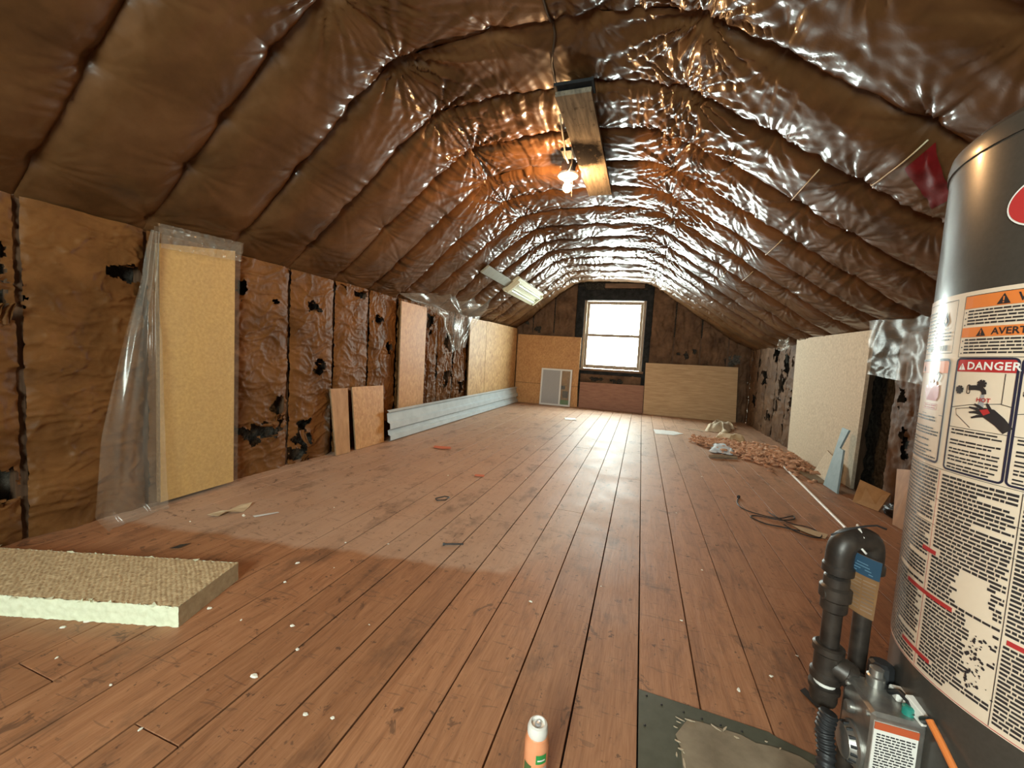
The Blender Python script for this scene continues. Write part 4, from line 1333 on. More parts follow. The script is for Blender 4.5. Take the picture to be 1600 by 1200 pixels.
# flammable panel
mb = MB()
frame(mb, -0.345, -0.2165, 0.706, 0.8755, 0.0035, 'navy')
cyl_patch(mb, -0.341, -0.2205, 0.852, 0.8715, 0.0020, 'orange')
warn_triangle(mb, -0.305, 0.855, 0.012, 'ink', 'orange')
fl_pts = [(-0.285, 0.818), (-0.282, 0.832), (-0.276, 0.826), (-0.272, 0.840), (-0.266, 0.829), (-0.260, 0.846), (-0.254, 0.830), (-0.248, 0.841), (-0.243, 0.828), (-0.238, 0.833), (-0.236, 0.815), (-0.242, 0.806), (-0.275, 0.806)]
poly(mb, fl_pts, 0.0022, 'red')
stroke(mb, [(-0.242, 0.838), (-0.236, 0.848), (-0.242, 0.853), (-0.248, 0.848)], 0.003, 0.0026, 'ink')
frame(mb, -0.284, -0.236, 0.791, 0.801, 0.0006, 'red', rad=0.001)
text_rows(mb, -0.280, -0.240, 0.792, 0.799, 0.004, 0.0018, 'red')
stroke(mb, [(-0.342, 0.7835), (-0.28, 0.7835), (-0.22, 0.7835)], 0.0008, 0.0022, 'ink')
for z1_, z0_ in ((0.780, 0.768), (0.762, 0.748), (0.742, 0.729), (0.725, 0.712)):
    text_rows(mb, -0.336, -0.225, z0_, z1_, 0.0050, 0.0026)
mb.build('flame_panel_print', None, label)


def danger(u0, head, french):
    mb = MB()
    u1 = u0 + 0.085
    frame(mb, u0, u1, 0.7025, 0.8765, 0.0030, 'navy', rad=0.007)
    cyl_patch(mb, u0 + 0.003, u1 - 0.003, 0.8555, 0.8735, 0.0020, 'red')
    warn_triangle(mb, u0 + 0.0115, 0.858, 0.0115, 'whiteink', 'red')
    q = lambda a, b_: (u0 + a, b_)
    # tub
    stroke(mb, [q(.003, .8005), q(.030, .8065), q(.070, .8120), q(.082, .8090)], 0.0009, 0.0022, 'ink')
    stroke(mb, [q(.036, .7730), q(.012, .7900), q(.010, .7985), q(.030, .8020), q(.045, .8040)], 0.0009, 0.0022, 'ink')
    stroke(mb, [q(.071, .8120), q(.071, .8540)], 0.0009, 0.0022, 'ink')
    # taps and spout
    for (a, c) in ((.012, .828), (.044, .838)):
        for k in range(4):
            an = k * PI / 4 + 0.3
            stroke(mb, [q(a - .0065 * math.cos(an), c - .0065 * math.sin(an)), q(a + .0065 * math.cos(an), c + .0065 * math.sin(an))], 0.0036, 0.0022 + k * 0.0001, 'ink')
    stroke(mb, [q(.012, .826), q(.018, .826)], 0.003, 0.0022, 'ink')
    frame(mb, u0 + .0235, u0 + .0290, .8225, .8365, .0012, 'ink', rad=.0026)
    stroke(mb, [q(.026, .8315), q(.036, .8325), q(.044, .8320), q(.048, .8280), q(.049, .8235)], [.0070, .0070, .0070, .0065, .0060], 0.0024, 'ink')
    stroke(mb, [q(.047, .823), q(.0465, .813), q(.046, .803)], [0.005, 0.007, 0.009], 0.0021, 'cangrey')
    # hand
    stroke(mb, [q(.082, .776), q(.072, .787), q(.060, .796), q(.050, .799)], [0.013, 0.015, 0.017, 0.012], 0.0024, 'ink')
    for pth in ([(.052, .801), (.044, .806), (.038, .8085)], [(.050, .799), (.040, .802), (.031, .8030)], [(.050, .796), (.040, .797), (.032, .7955)], [(.051, .793), (.043, .791), (.036, .788)], [(.060, .801), (.056, .808), (.054, .811)]):
        stroke(mb, [q(*p) for p in pth], [0.0045, 0.0038, 0.0024], 0.0025, 'ink')
    poly(mb, [q(.046, .8005), q(.056, .8035), q(.060, .798), q(.052, .7935)], 0.0027, 'red')
    stroke(mb, [q(.003, .7705), q(.04, .7705), q(.082, .7705)], 0.0008, 0.0022, 'ink')
    for z1_, z0_ in ((0.768, 0.757), (0.752, 0.744), (0.739, 0.730), (0.727, 0.718), (0.715, 0.707)):
        text_rows(mb, u0 + .007, u1 - .008, z0_, z1_, 0.0050, 0.0027, ragged=0.15)
    mb.build('danger_print', None, label)
    lettering(head, u0 + .0195, 0.8590, 0.0158, 'whiteink', label, bold=0.0004, spacing=1.08)
    lettering('HOT' if not french else 'CHAUD', u0 + .040, 0.8125, 0.0085, 'red', label, e=0.0029, bold=0.0002)


danger(-0.205, 'DANGER', False)
danger(-0.119, 'DANGER', True)
# long columns of small print
mb = MB()
skipz = [(-0.160, -0.118, 0.515, 0.560), (-0.136, -0.106, 0.450, 0.500), (-0.13, -0.10, 0.40, 0.45)]
bars = [(-0.224, -0.195, 0.5675), (-0.253, -0.158, 0.4985), (-0.247, -0.181, 0.3975), (-0.094, -0.03, 0.497), (0.02, 0.09, 0.45)]
skip_b = [(a - .004, b_ + .004, z_ - .005, z_ + .005) for a, b_, z_ in bars]
text_rows(mb, -0.345, -0.213, 0.374, 0.698, 0.0060, 0.0040, ragged=0.10, skip=skipz + skip_b)
text_rows(mb, -0.203, -0.102, 0.374, 0.695, 0.0060, 0.0040, ragged=0.10, skip=skipz + skip_b)
text_rows(mb, -0.097, 0.005, 0.374, 0.695, 0.0060, 0.0040, ragged=0.10, skip=skipz + skip_b)
text_rows(mb, 0.012, 0.14, 0.374, 0.870, 0.0060, 0.0040, ragged=0.2)
for u in (-0.2085, -0.0995, 0.0085):
    stroke(mb, [(u, 0.373), (u, 0.53), (u, 0.698)], 0.0008, 0.0022, 'red' if u < -.2 else 'ink')
for z_ in (0.7005, 0.652, 0.61):
    n_ = 24
    stroke(mb, [(-0.345 + 0.5 * k / n_, z_) for k in range(n_ + 1)], 0.0007, 0.0021, 'ink')
n_ = 30
stroke(mb, [(-0.36 + 0.66 * k / n_, 0.3715) for k in range(n_ + 1)], 0.0010, 0.0021, 'red')
mb.build('small_print', None, label)
for a, b_, z_ in bars:
    mb = MB()
    cyl_patch(mb, a, b_, z_ - .0034, z_ + .0034, 0.0024, 'red')
    mb.build('red_bar', None, label)
mb = MB()
for k in range(60):
    u, z_ = rl.gauss(-0.121, 0.006), rl.uniform(0.405, 0.485)
    w = rl.uniform(.0008, .0035)
    poly(mb, [(u + w * rl.uniform(.5, 1) * math.cos(a), z_ + w * rl.uniform(.5, 1.2) * math.sin(a)) for a in (0, 1.2, 2.4, 3.6, 5)], 0.0024, 'ink')
mb.build('scuffed_print', None, label)
# round red badge
mb = MB()
pts = [(-0.105 + 0.056 * math.cos(2 * PI * k / 48), 1.084 + 0.037 * math.sin(2 * PI * k / 48)) for k in range(48)]
poly(mb, pts, 0.0016, 'whiteink')
pts = [(-0.105 + 0.0535 * math.cos(2 * PI * k / 48), 1.084 + 0.0345 * math.sin(2 * PI * k / 48)) for k in range(48)]
poly(mb, pts, 0.0020, 'red')
mb.build('round_badge', None, wh)

# gas control valve on the side of the tank
vx0, vx1, vy0, vy1, vz0, vz1 = 0.398, 0.470, 0.764, 0.856, 0.165, 0.298
valve = MB().box(vx0, vx1, vy0, vy1, vz0, vz1, None, 0.005).build('gas_valve', 'alu', wh)
MB().box(vx0 + .003, vx1 - .012, vy0 - .0016, vy0 + .001, vz0 + .012, vz1 - .012).build('valve_label', 'canwhite', valve)
mb = MB()
mb.box(vx0 + .003, vx1 - .012, vy0 - .0026, vy0 - .0016, vz1 - .024, vz1 - .012, 'redorange')
yy = vy0 - .0024
z_ = vz1 - .033
while z_ > vz0 + .03:
    u = vx0 + .007
    while u < vx1 - .018:
        w = rl.uniform(.003, .008)
        mb.box(u, min(u + w, vx1 - .015), yy, yy + .0006, z_, z_ + .002, 'ink')
        u += w + .0015
    z_ -= .0048
mb.box(vx0 + .006, vx0 + .022, yy, yy + .0006, vz0 + .015, vz0 + .029, 'ink')
mb.build('valve_label_print', None, valve)
MB().lathe((vx0, 0.806, 0.205), [(0.034, 0.0), (0.034, -0.004), (0.029, -0.007), (0.026, -0.016), (0.018, -0.018)], 28, axis='x').build('dial', 'alu', valve, smooth=30)
mb = MB()
for k in range(14):
    a = 2 * PI * k / 14
    mb.tube([(vx0 - .006, 0.806 + .0278 * math.cos(a), 0.205 + .0278 * math.sin(a)), (vx0 - .015, 0.806 + .0265 * math.cos(a), 0.205 + .0265 * math.sin(a))], .0028, 6)
mb.build('dial_ridges', 'black', valve)
MB().lathe((0.434, 0.838, vz1), [(0.013, 0.0), (0.013, 0.016), (0.010, 0.018), (0.010, 0.030), (0.006, 0.032)], 18).build('regulator_cap', 'alu', valve, smooth=30)
MB().lathe((0.452, 0.862, vz1 - .004), [(0.017, 0.0), (0.019, 0.012), (0.018, 0.030), (0.012, 0.034)], 9).build('black_cap', 'black', valve)
MB().box(0.448, 0.466, 0.805, 0.830, vz1, vz1 + .014, None, .002).build('terminal_block', 'canwhite', valve)
MB().tube([(0.446, 0.822, vz1 + .004), (0.452, 0.806, vz1 + .018), (0.456, 0.790, vz1 + .016), (0.455, 0.778, vz1 + .003)], .0045, 8).build('pilot_tube', 'black', valve, smooth=True)
MB().lathe((0.452, 0.783, vz1), [(0.008, 0.0), (0.008, 0.012), (0.005, 0.014)], 12).build('teal_plug', 'teal', valve, smooth=30)
for yy in (0.779, 0.845):
    MB().lathe((vx0, yy, 0.285), [(0.005, 0.0), (0.005, -0.003), (0.003, -0.004)], 10, axis='x').build('screw', 'alu', valve)
MB().lathe((0.396, 0.822, 0.258), [(0.010, 0.006), (0.010, -0.005), (0.007, -0.008)], 16, axis='x').build('side_plug', 'alu', valve, smooth=30)
# igniter lead with a paper tag
tg_ = MB()
T = Matrix.Translation(Vector((0.459, 0.792, 0.312))) @ Matrix.Rotation(-1.32, 4, 'Z') @ Matrix.Rotation(0.22, 4, 'Y')
tg_.box(-0.006, 0.030, -0.006, 0.006, -0.010, 0.010, None, .001, T)
tg_.build('paper_tag', 'canwhite', wh)
MB().tube([(0.462, 0.766, 0.306), (0.462, 0.752, 0.318)], 0.0055, 10).build('lead_collar', 'black', wh, smooth=30)
MB().tube([(0.461, 0.752, 0.319), (0.465, 0.730, 0.303), (0.470, 0.705, 0.282), (0.479, 0.670, 0.245), (0.492, 0.640, 0.20)], 0.0050, 10).build('orange_sleeve', 'orangeplastic', wh, smooth=30)
MB().lathe((0.50, 0.755, 0.16), [(0.055, 0.03), (0.055, -0.014), (0.050, -0.018)], 28, axis='x', T=None).build('burner_door', 'tank', wh, smooth=30)

# ------------------------------------------------------------------ gas pipe
gp = thing('gas_pipe', 'black iron gas pipe bent over beside the water heater', 'pipe', (0.43, 0.905, 0.0))
pr = 0.0150
pA, pB = Vector((0.376, 0.873, 0)), Vector((0.438, 0.908, 0))
MB().tube([(pB.x, pB.y, 0.0), (pB.x, pB.y, 0.50)], pr * 0.95, 16).build('riser', 'iron', gp, smooth=40)
dirAB = (pB - pA)
arc = [pA + Vector((0, 0, 0.478))]
for k in range(0, 19):
    a = PI * k / 18
    c = (pA + pB) / 2
    cc, s_n = math.cos(a), math.sin(a)
    arc.append(c - dirAB / 2 * math.copysign(abs(cc) ** 0.62, cc) + Vector((0, 0, 0.495 + 0.040 * s_n ** 0.62)))
arc.append(pB + Vector((0, 0, 0.478)))
MB().tube(arc, 0.0215, 16).build('return_bend', 'iron', gp, smooth=40)
for q, zz in ((pA, 0.470), (pB, 0.470)):
    MB().lathe((q.x, q.y, zz), [(0.020, 0), (0.0245, 0.003), (0.0245, 0.016), (0.0215, 0.020)], 18).build('bend_collar', 'iron', gp, smooth=30)
MB().tube([(pA.x, pA.y, 0.30), (pA.x, pA.y, 0.475)], pr, 16).build('drop_pipe', 'iron', gp, smooth=40)
MB().lathe((pA.x, pA.y, 0.398), [(0.018, 0), (0.021, 0.004), (0.021, 0.022), (0.025, 0.026), (0.025, 0.046), (0.020, 0.050), (0.020, 0.066), (0.016, 0.070)], 18).build('union', 'iron', gp, smooth=30)
mb = MB().lathe((pA.x - .022, pA.y - .005, 0.430), [(0.011, 0), (0.011, 0.012), (0.005, 0.013)], 14, axis='x')
mb.build('union_port', 'iron', gp, smooth=30)
tee = MB()
tee.lathe((pA.x, pA.y, 0.262), [(0.021, 0), (0.025, 0.003), (0.025, 0.014), (0.021, 0.018), (0.021, 0.052), (0.025, 0.056), (0.025, 0.067), (0.021, 0.070)], 20)
tee.tube([(pA.x, pA.y, 0.297), (0.392, 0.868, 0.293), (0.400, 0.866, 0.290)], [0.020, 0.020, 0.023], 16)
tee.build('tee', 'iron', gp, smooth=30)
MB().tube([(0.398, 0.866, 0.290), (0.412, 0.864, 0.284), (0.4125, 0.864, 0.284), (0.432, 0.852, 0.276)], [0.023, 0.023, 0.017, 0.017], 16).build('valve_nipple', 'iron', gp, smooth=30)
MB().lathe((pA.x, pA.y, 0.246), [(0.0168, 0), (0.0172, 0.003), (0.0172, 0.016)], 16).build('thread_tape', 'canwhite', gp, smooth=30)
MB().lathe((pA.x, pA.y, 0.216), [(0.010, 0), (0.020, 0.003), (0.022, 0.010), (0.022, 0.026), (0.025, 0.028), (0.025, 0.036), (0.020, 0.038)], 18).build('drip_cap', 'iron', gp, smooth=30)
# instruction booklet hanging on the pipe
bk = thing('instruction_booklet', 'tan instruction booklet with a dark blue head tied to the gas pipe', 'booklet', (0.412, 0.872, 0.40))
c_tl, c_tr, c_bl, c_br = Vector((0.392, 0.876, 0.520)), Vector((0.432, 0.855, 0.511)), Vector((0.395, 0.874, 0.412)), Vector((0.430, 0.857, 0.405))
A, B2 = np.meshgrid(np.linspace(0, 1, 10), np.linspace(0, 1, 16), indexing='ij')


def book(v0, v1, off):
    n = Vector((-0.46, -0.88, 0))
    G = np.zeros((10, 12, 3))
    for i in range(10):
        for k in range(12):
            u, v = i / 9, v0 + (v1 - v0) * k / 11
            p = (c_tl * (1 - u) + c_tr * u) * (1 - v) + (c_bl * (1 - u) + c_br * u) * v
            p = p + n * (off + 0.004 * math.sin(u * 3) + 0.010 * max(0, v - 0.75) * u * 3)
            G[i, k] = p
    return G


MB().grid(book(0.0, 1.0, 0.0)).build('page', 'booklet', bk, smooth=True)
MB().grid(book(0.0, 0.33, 0.0012)).build('blue_head', 'bluehead', bk, smooth=True)
mb = MB()
n = Vector((-0.46, -0.88, 0))
for k in range(9):
    v = 0.40 + 0.062 * k
    for (u0, u1) in ((0.08, 0.45), (0.50, 0.92)):
        q = []
        for (u, vv) in ((u0, v), (u1, v), (u1, v + .022), (u0, v + .022)):
            q.append((c_tl * (1 - u) + c_tr * u) * (1 - vv) + (c_bl * (1 - u) + c_br * u) * vv + n * (0.0012 + 0.004 * math.sin(u * 3) + 0.010 * max(0, vv - 0.75) * u * 3))
        mb.add(q, [(0, 1, 2, 3)], 'oldwood')
mb.build('page_print', None, bk)
mb = MB()
for k in range(4):
    v = 0.12 + 0.05 * k
    q = []
    for (u, vv) in ((0.25 - .05 * k, v), (0.6 + .06 * k, v), (0.6 + .06 * k, v + .016), (0.25 - .05 * k, v + .016)):
        q.append((c_tl * (1 - u) + c_tr * u) * (1 - vv) + (c_bl * (1 - u) + c_br * u) * vv + n * (0.0024 + 0.004 * math.sin(u * 3)))
    mb.add(q, [(0, 1, 2, 3)], 'navyline')
mb.build('head_print', None, bk)
MB().tube([(0.412, 0.866, 0.519), (0.402, 0.868, 0.530), (0.408, 0.872, 0.545), (0.405, 0.890, 0.562), (0.41, 0.905, 0.545)], 0.0022, 6).build('tie', 'canwhite', bk, smooth=True)
wt = MB().tube([(0.355, 0.862, 0.545), (0.385, 0.868, 0.560), (0.412, 0.878, 0.566), (0.435, 0.892, 0.566), (0.452, 0.897, 0.560)], 0.0018, 6).build('wire_tie', 'black', gp, smooth=True)
# black corrugated cable below the valve
mb = MB()
pts, rr_ = [], []
ctrl = [Vector((0.366, 0.822, 0.236)), Vector((0.360, 0.818, 0.205)), Vector((0.362, 0.806, 0.175)), Vector((0.352, 0.780, 0.140)), Vector((0.325, 0.752, 0.09)), Vector((0.30, 0.735, 0.03))]
for i in range(len(ctrl) - 1):
    for k in range(16):
        pts.append(ctrl[i].lerp(ctrl[i + 1], k / 16))
        rr_.append(0.0125 if k % 4 < 2 else 0.0148)
sm = [pts[0]] + [(pts[i - 1] + pts[i] * 2 + pts[i + 1]) / 4 for i in range(1, len(pts) - 1)] + [pts[-1]]
mb.tube(sm, rr_, 12)
tag(mb.build('flexible_hose', 'black', smooth=40), 'black corrugated hose dropping from the heater valve to the floor', 'hose')

# ------------------------------------------------------------------ sheet under the heater
shp = thing('floor_sheet', 'dark green grey metal sheet nailed to the floor under the heater', 'sheet', (0.4, 0.7, 0.0))
V = [(0.056, 0.30), (1.10, 0.30), (1.10, 0.93), (0.46, 0.985), (0.36, 1.012), (0.345, 1.020), (0.056, 1.032)]
V = [(a, b_, z_) for z_ in (0.0004, 0.0022) for a, b_ in V]
MB().add(V, [tuple(range(6, -1, -1)), tuple(range(7, 14))] + [(k, (k + 1) % 7, 7 + (k + 1) % 7, 7 + k) for k in range(7)]).build('metal_plate', 'greensheet', shp)
pl = []
rq = random.Random(4)
outer = [(0.145, 0.32)] + [(0.140 + rq.uniform(-.006, .008), 0.36 + 0.03 * k) for k in range(20)] + [(0.140 + 0.028 * k, 0.988 + rq.uniform(-.007, .004) - 0.0012 * k) for k in range(1, 10)] + [(0.42, 0.962), (0.60, 0.93), (1.05, 0.90), (1.05, 0.32)]
n = len(outer)
V = [(a, b_, 0.0022) for a, b_ in outer] + [(a, b_, 0.0048) for a, b_ in outer]
MB().add(V, [tuple(range(n - 1, -1, -1)), tuple(range(n, 2 * n))] + [(k, (k + 1) % n, n + (k + 1) % n, n + k) for k in range(n)]).build('worn_board', 'vinyl', shp)
for k in range(26):
    if rq.random() < .6:
        a, b_ = 0.140 + rq.uniform(-.006, .010), rq.uniform(0.70, 0.985)
    else:
        a, b_ = rq.uniform(0.14, 0.40), 0.985 + rq.uniform(-.014, .002) - 0.0 * a
    l, w, an = rq.uniform(.006, .028), rq.uniform(.002, .005), rq.uniform(0, PI)
    cs, sn = math.cos(an), math.sin(an)
    q = [(a + cs * l * t - sn * w * s2, b_ + sn * l * t + cs * w * s2, 0.0052) for t, s2 in ((-.5, -.3), (0, -.5), (.5, -.1), (.45, .3), (-.1, .5))]
    q2 = [(x_, y_, 0.0064) for x_, y_, _ in q]
    MB().add(q + q2, [(4, 3, 2, 1, 0), (5, 6, 7, 8, 9)] + [(i, (i + 1) % 5, 5 + (i + 1) % 5, 5 + i) for i in range(5)]).build('torn_edge', 'vinyl_tear', shp)
for a, b_ in ((0.075, 1.018), (0.11, 1.004), (0.16, 1.002), (0.20, 0.999), (0.24, 0.997), (0.285, 0.998), (0.07, 0.93)):
    MB().lathe((a, b_, 0.002), [(0.003, 0), (0.0028, 0.0012), (0.001, 0.0018)], 8).build('nail_head', 'black', shp)

# ------------------------------------------------------------------ aerosol can
ca = (-0.138, 0.712)
can = thing('air_freshener_can', 'small orange aerosol can with white cap at the near edge of floor', 'can', (*ca, 0.0))
cr_ = 0.0235
MB().lathe((*ca, 0.0), [(cr_ - .002, 0.0), (cr_, 0.003), (cr_, 0.100), (cr_ - .003, 0.112), (cr_ - .005, 0.114)], 32).build('can_body', 'canorange', can, smooth=30)
MB().lathe((*ca, 0.0), [(cr_ - .0045, 0.113), (cr_ - .0035, 0.116), (cr_ - .0035, 0.126), (cr_ - .006, 0.133), (cr_ - .010, 0.135), (cr_ - .011, 0.130), (0.006, 0.130)], 32).build('cap', 'canwhite', can, smooth=30)
MB().lathe((*ca, 0.0), [(0.006, 0.127), (0.006, 0.1335), (0.004, 0.1345)], 14).build('nozzle', 'cangrey', can, smooth=30)
azc = math.atan2(-ca[0], -ca[1])


def can_patch(u0, u1, z0, z1, mat, name, e=0.0006):
    mb = MB()
    V = []
    n = 10
    for i in range(n + 1):
        th = azc - (u0 + (u1 - u0) * i / n) / cr_
        for z_ in (z0, z1):
            V.append((ca[0] + (cr_ + e) * math.sin(th), ca[1] + (cr_ + e) * math.cos(th), z_))
    mb.add(V, [(2 * i, 2 * i + 2, 2 * i + 3, 2 * i + 1) for i in range(n)], mat)
    mb.build(name, None, can, smooth=True)


can_patch(0.000, 0.021, 0.072, 0.090, 'cangreen', 'green_logo')
can_patch(0.003, 0.018, 0.078, 0.081, 'canwhite', 'logo_print', 0.0010)
can_patch(-0.004, 0.024, 0.042, 0.064, 'cangrey', 'silver_panel')
can_patch(-0.026, -0.008, 0.046, 0.066, 'canleaf', 'leaf_print')
can_patch(-0.022, -0.006, 0.022, 0.042, 'canpink', 'pink_print')

# ------------------------------------------------------------------ debris on the floor
CR = [(-1.223, .843, 8), (-1.087, .842, 5), (-.930, .880, 8), (-.840, .814, 7), (-.865, .705, 11), (-1.148, .564, 5), (-1.369, .565, 5), (-1.501, .632, 8), (-1.474, .669, 9), (-1.196, 1.151, 9), (-1.149, 1.356, 6), (-.727, .971, 4), (-.956, .518, 5), (-.667, .671, 7), (-.603, .686, 6),
      (-1.764, 1.371, 12), (-1.908, 1.228, 7), (-1.134, 1.038, 7), (-1.465, 1.635, 6), (-.302, 1.277, 7), (-.082, 1.472, 4), (.404, 1.219, 6), (.306, 1.132, 7), (.189, 1.377, 6), (.503, 1.340, 5), (.301, 1.764, 5), (-1.05, 1.18, 4), (-0.98, 1.42, 5), (-0.42, 1.9, 6), (0.25, 2.4, 6), (-0.7, 2.6, 7), (-0.2, 3.1, 7), (0.5, 3.3, 8), (-1.2, 2.4, 7), (-0.9, 3.6, 9), (0.1, 4.1, 9)]
for k, (a, b_, r) in enumerate(CR):
    r = r * 0.00085
    q = random.Random(100 + k)
    an = q.uniform(0, PI)
    ring = []
    for i in range(7):
        t = 2 * PI * i / 7
        rr = r * q.uniform(.55, 1.15)
        x_, y_ = rr * math.cos(t) * 1.3, rr * math.sin(t) * .8
        ring.append((a + x_ * math.cos(an) - y_ * math.sin(an), b_ + x_ * math.sin(an) + y_ * math.cos(an)))
    V = [(*p, 0.0005) for p in ring] + [(a + (p[0] - a) * .7, b_ + (p[1] - b_) * .7, r * q.uniform(.25, .7)) for p in ring]
    tag(MB().add(V, [tuple(range(6, -1, -1)), tuple(range(7, 14))] + [(i, (i + 1) % 7, 7 + (i + 1) % 7, 7 + i) for i in range(7)]).build('foam_crumb', 'crumb'), 'small white foam crumb lying on the brown floorboards', 'crumb', 'foam crumbs scattered on the floorboards')


def scrap(name, label, cat, outline, mat, h=0.004, curl=0.006, seed=1, z0=0.001):
    """thin irregular sheet lying on the floor, with thickness and a curl"""
    c = np.mean(np.array(outline), 0)
    V, n = [], len(outline)
    q = random.Random(seed)
    up = [q.uniform(0, curl) for _ in range(n)]
    for lay in (0, 1):
        for i, (a, b_) in enumerate(outline):
            V.append((a, b_, z0 + up[i] + lay * 0.0012))
        V.append((c[0], c[1], z0 + h * 0.5 + lay * 0.0012))
    F = []
    for i in range(n):
        k = (i + 1) % n
        F += [(k, i, n), (n + 1 + i, n + 1 + k, 2 * n + 1), (i, k, n + 1 + k, n + 1 + i)]
    return tag(MB().add(V, F).build(name, mat), label, cat)


scrap('kraft_scrap', 'torn buff paper scrap on the floor below the tan panel', 'scrap', [(-1.905, 1.300), (-1.880, 1.350), (-1.86, 1.36), (-1.868, 1.44), (-1.848, 1.485), (-1.832, 1.455), (-1.80, 1.40), (-1.84, 1.345), (-1.845, 1.31)], 'paper', 0.014, 0.02, 3)
scrap('plastic_scrap', 'thin white plastic sliver beside the torn buff paper scrap', 'scrap', [(-1.72, 1.385), (-1.66, 1.47), (-1.645, 1.465), (-1.70, 1.38)], 'whitepaper', 0.004, 0.006, 4)
scrap('orange_scrap', 'small orange red scrap on the floor in front of the metal strip', 'scrap', [(-1.67, 3.03), (-1.69, 3.09), (-1.55, 3.12), (-1.51, 3.06), (-1.58, 3.02)], 'orangescrap', 0.010, 0.008, 5)
scrap('orange_scrap', 'little orange scrap on the middle of the far floor', 'scrap', [(-1.03, 2.46), (-1.04, 2.50), (-.98, 2.52), (-.97, 2.48)], 'orangescrap', 0.006, 0.006, 6)
scrap('paper_scrap', 'long pale paper scrap on the floor beside the wire tangle', 'scrap', [(0.845, 2.50), (0.93, 2.475), (0.985, 2.425), (0.955, 2.375), (0.90, 2.385), (0.865, 2.43)], 'paper', 0.006, 0.012, 7)
scrap('grey_scrap', 'pale grey paper scrap lying flat on the far floor', 'scrap', [(0.22, 5.05), (0.20, 5.35), (0.45, 5.40), (0.55, 5.25), (0.42, 5.08)], 'whitepaper', 0.006, 0.006, 8)
scrap('grey_scrap', 'small grey paper scrap on the far floor near the window', 'scrap', [(-0.95, 5.4), (-1.0, 5.6), (-.85, 5.65), (-.8, 5.45)], 'whitepaper', 0.006, 0.006, 9)
scrap('dark_strip', 'short dark rubber strip lying on the floor beside the gas pipe', 'scrap', [(0.462, 1.190), (0.478, 1.205), (0.500, 1.158), (0.484, 1.145)], 'black', 0.003, 0.002, 10)
scrap('dark_chip', 'small black chip on the floor behind the foam slab', 'scrap', [(-1.715, 1.03), (-1.71, 1.065), (-1.68, 1.085), (-1.69, 1.045)], 'black', 0.012, 0.008, 11)
tag(MB().tube([(-0.764, 1.508, 0.006), (-0.757, 1.511, 0.006), (-0.756, 1.5115, 0.006), (-0.683, 1.546, 0.006)], [0.0065, 0.0065, 0.0042, 0.0036], 8).build('black_nail', 'black', smooth=40), 'long black spike lying alone on the mid floor', 'nail')
tag(MB().tube([(1.259, 4.17, 0.012), (1.19, 3.36, 0.011), (1.118, 2.563, 0.011)], 0.009, 10).build('white_rod', 'whiterod', smooth=40), 'long thin white rod lying on the floor beside the knee wall', 'rod')
# splinter, and ring
tag(MB().tube([(-1.06, 1.98, 0.004), (-1.03, 2.03, 0.004), (-1.00, 2.03, 0.004), (-1.0, 1.98, 0.004), (-1.04, 1.955, 0.004), (-1.06, 1.975, 0.004)], 0.003, 6).build('rubber_ring', 'black', smooth=True), 'tiny black ring lying on the far floor between boards', 'ring')


def squiggle(P, n=10):
    P = [Vector(p) for p in P]
    out = []
    for i in range(len(P) - 1):
        p0, p1, p2, p3 = P[max(i - 1, 0)], P[i], P[i + 1], P[min(i + 2, len(P) - 1)]
        for k in range(n):
            t = k / n
            out.append(0.5 * ((2 * p1) + (-p0 + p2) * t + (2 * p0 - 5 * p1 + 4 * p2 - p3) * t * t + (-p0 + 3 * p1 - 3 * p2 + p3) * t ** 3))
    return out + [P[-1]]


wz = 0.0045
mb = MB()
mb.tube(squiggle([(0.665, 2.872, wz), (0.632, 2.76, wz), (0.640, 2.66, wz), (0.70, 2.60, wz), (0.80, 2.56, .010), (0.90, 2.66, wz), (0.885, 2.60, wz), (0.80, 2.53, .012), (0.69, 2.56, wz), (0.655, 2.52, wz), (0.71, 2.45, wz), (0.79, 2.44, wz), (0.86, 2.42, wz)]), 0.0032, 6)
mb.tube(squiggle([(0.78, 2.66, wz), (0.80, 2.56, .012), (0.85, 2.51, .008), (0.93, 2.50, wz), (0.955, 2.42, wz), (0.91, 2.36, wz), (0.84, 2.40, wz), (0.80, 2.47, .01)]), 0.0028, 6)
mb.lathe((0.664, 2.875, 0.002), [(0.010, 0), (0.010, 0.012), (0.006, 0.016)], 10)
tag(mb.build('wire_tangle', 'black', smooth=True), 'loose tangle of thin black wire on the floor before the white rod', 'wire')

# shredded orange insulation along the right wall: fibre nobody could count
rp = np.random.RandomState(8)
mb = MB()
for k in range(900):
    t = rp.rand()
    cxp = np.interp(t, [0, .35, .7, 1], [0.62, 0.98, 1.20, 1.40])
    cyp = np.interp(t, [0, .35, .7, 1], [4.72, 4.62, 4.38, 4.20])
    wd = np.interp(t, [0, .35, .7, 1], [0.06, 0.20, 0.26, 0.16])
    a, b_ = cxp + rp.normal() * wd * .30, cyp + rp.normal() * wd * 1.1
    hh = max(0.0, 0.055 * math.exp(-((a - cxp) / (wd * .6)) ** 2)) * rp.rand()
    r = rp.uniform(.010, .042)
    a = min(a, 1.50)
    ph = rp.uniform(0, 2 * PI)
    pts = [(a + r * 1.3 * math.cos(ph + q * 1.1) * (0.4 + .2 * q), b_ + r * 1.3 * math.sin(ph + q * 1.1) * (.4 + .2 * q), 0.006 + hh + rp.uniform(0, .012)) for q in range(4)]
    mb.tube(pts, [r * .12, r * .38, r * .32, r * .08], 5)
o = mb.build('shredded_insulation', 'pink', smooth=True)
tag(o, 'heap of shredded orange insulation fibre beside the cream board', 'insulation', kind='stuff')
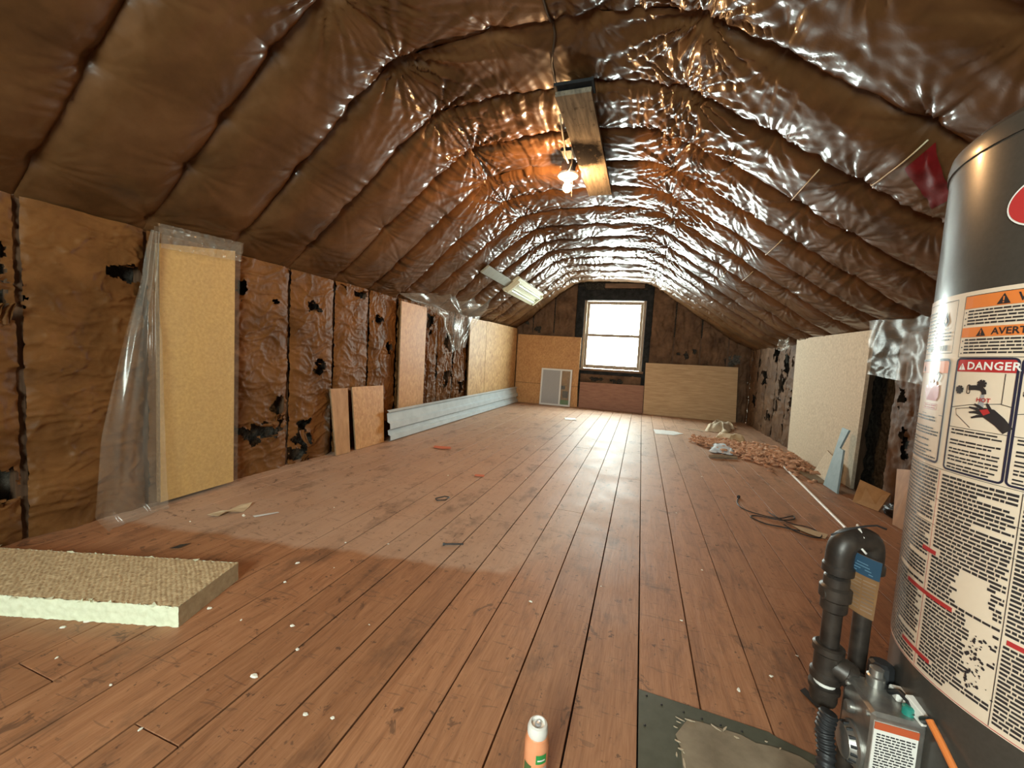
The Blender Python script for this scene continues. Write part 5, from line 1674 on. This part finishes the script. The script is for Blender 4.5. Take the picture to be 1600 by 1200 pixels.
# scraps lying on the heap
def wad(name, label, c, size, mat, seed, rot=0.0):
    A, B3 = np.meshgrid(np.linspace(0, 1, 22), np.linspace(0, 1, 22), indexing='ij')
    x_ = (A - .5) * size[0]
    y_ = (B3 - .5) * size[1]
    x_ = x_ + size[0] * .18 * noise(A * 3, B3 * 3, seed)
    y_ = y_ + size[1] * .18 * noise(A * 3 + 7, B3 * 3, seed)
    z_ = size[2] * (0.55 + 0.6 * ridged(A * 2.2 + seed, B3 * 2.2, seed + 3)) * np.sqrt(np.clip(np.minimum(np.minimum(A, 1 - A), np.minimum(B3, 1 - B3)) * 5, 0, 1))
    z_ = np.maximum(z_, 0.0)
    cs, sn = math.cos(rot), math.sin(rot)
    G = np.stack([c[0] + x_ * cs - y_ * sn, c[1] + x_ * sn + y_ * cs, c[2] + z_], -1)
    mb = MB().grid(G)
    G2 = G.copy()
    G2[..., 2] = c[2]
    mb.grid(G2[::-1])
    return tag(mb.build(name, mat, smooth=True), label, 'scrap')


wad('foam_offcut', 'pale yellow curled foam offcut on the floor nearest the far corner', (1.08, 6.05, 0.002), (0.28, 0.75, 0.09), 'cream_board', 31, -0.25)
wad('foam_offcut', 'crumpled tan foam offcut at the near side of the yellow foam piece', (1.02, 5.05, 0.004), (0.26, 0.36, 0.085), 'paper', 35, -0.3)
wad('blue_paper', 'crumpled pale blue paper lying on the shredded orange insulation', (0.83, 4.42, 0.012), (0.20, 0.32, 0.05), 'bluepaper', 38, -0.2)
tag(MB().tube([(0.66, 4.02, 0.018), (0.76, 4.06, 0.019), (0.90, 4.10, 0.018)], [0.016, 0.017, 0.014], 10).build('grey_stick', 'vinyl', smooth=40), 'short grey stick in front of the pale blue paper', 'stick')
scrap('thin_board', 'thin flat brown board on the floor beneath the blue offcut', 'board', [(1.30, 4.10), (1.33, 3.60), (1.42, 3.55), (1.52, 3.62), (1.50, 4.1)], 'vinyl', 0.004, 0.003, 14)
scrap('pale_splinter', 'thin pale splinter on the floor before the yellow foam', 'scrap', [(0.60, 5.75), (0.62, 5.80), (0.86, 5.70), (0.85, 5.66)], 'cream_board', 0.005, 0.004, 15)
print('TRIS', sum(len(m.loop_triangles) if m.calc_loop_triangles() is None else 0 for m in bpy.data.meshes))
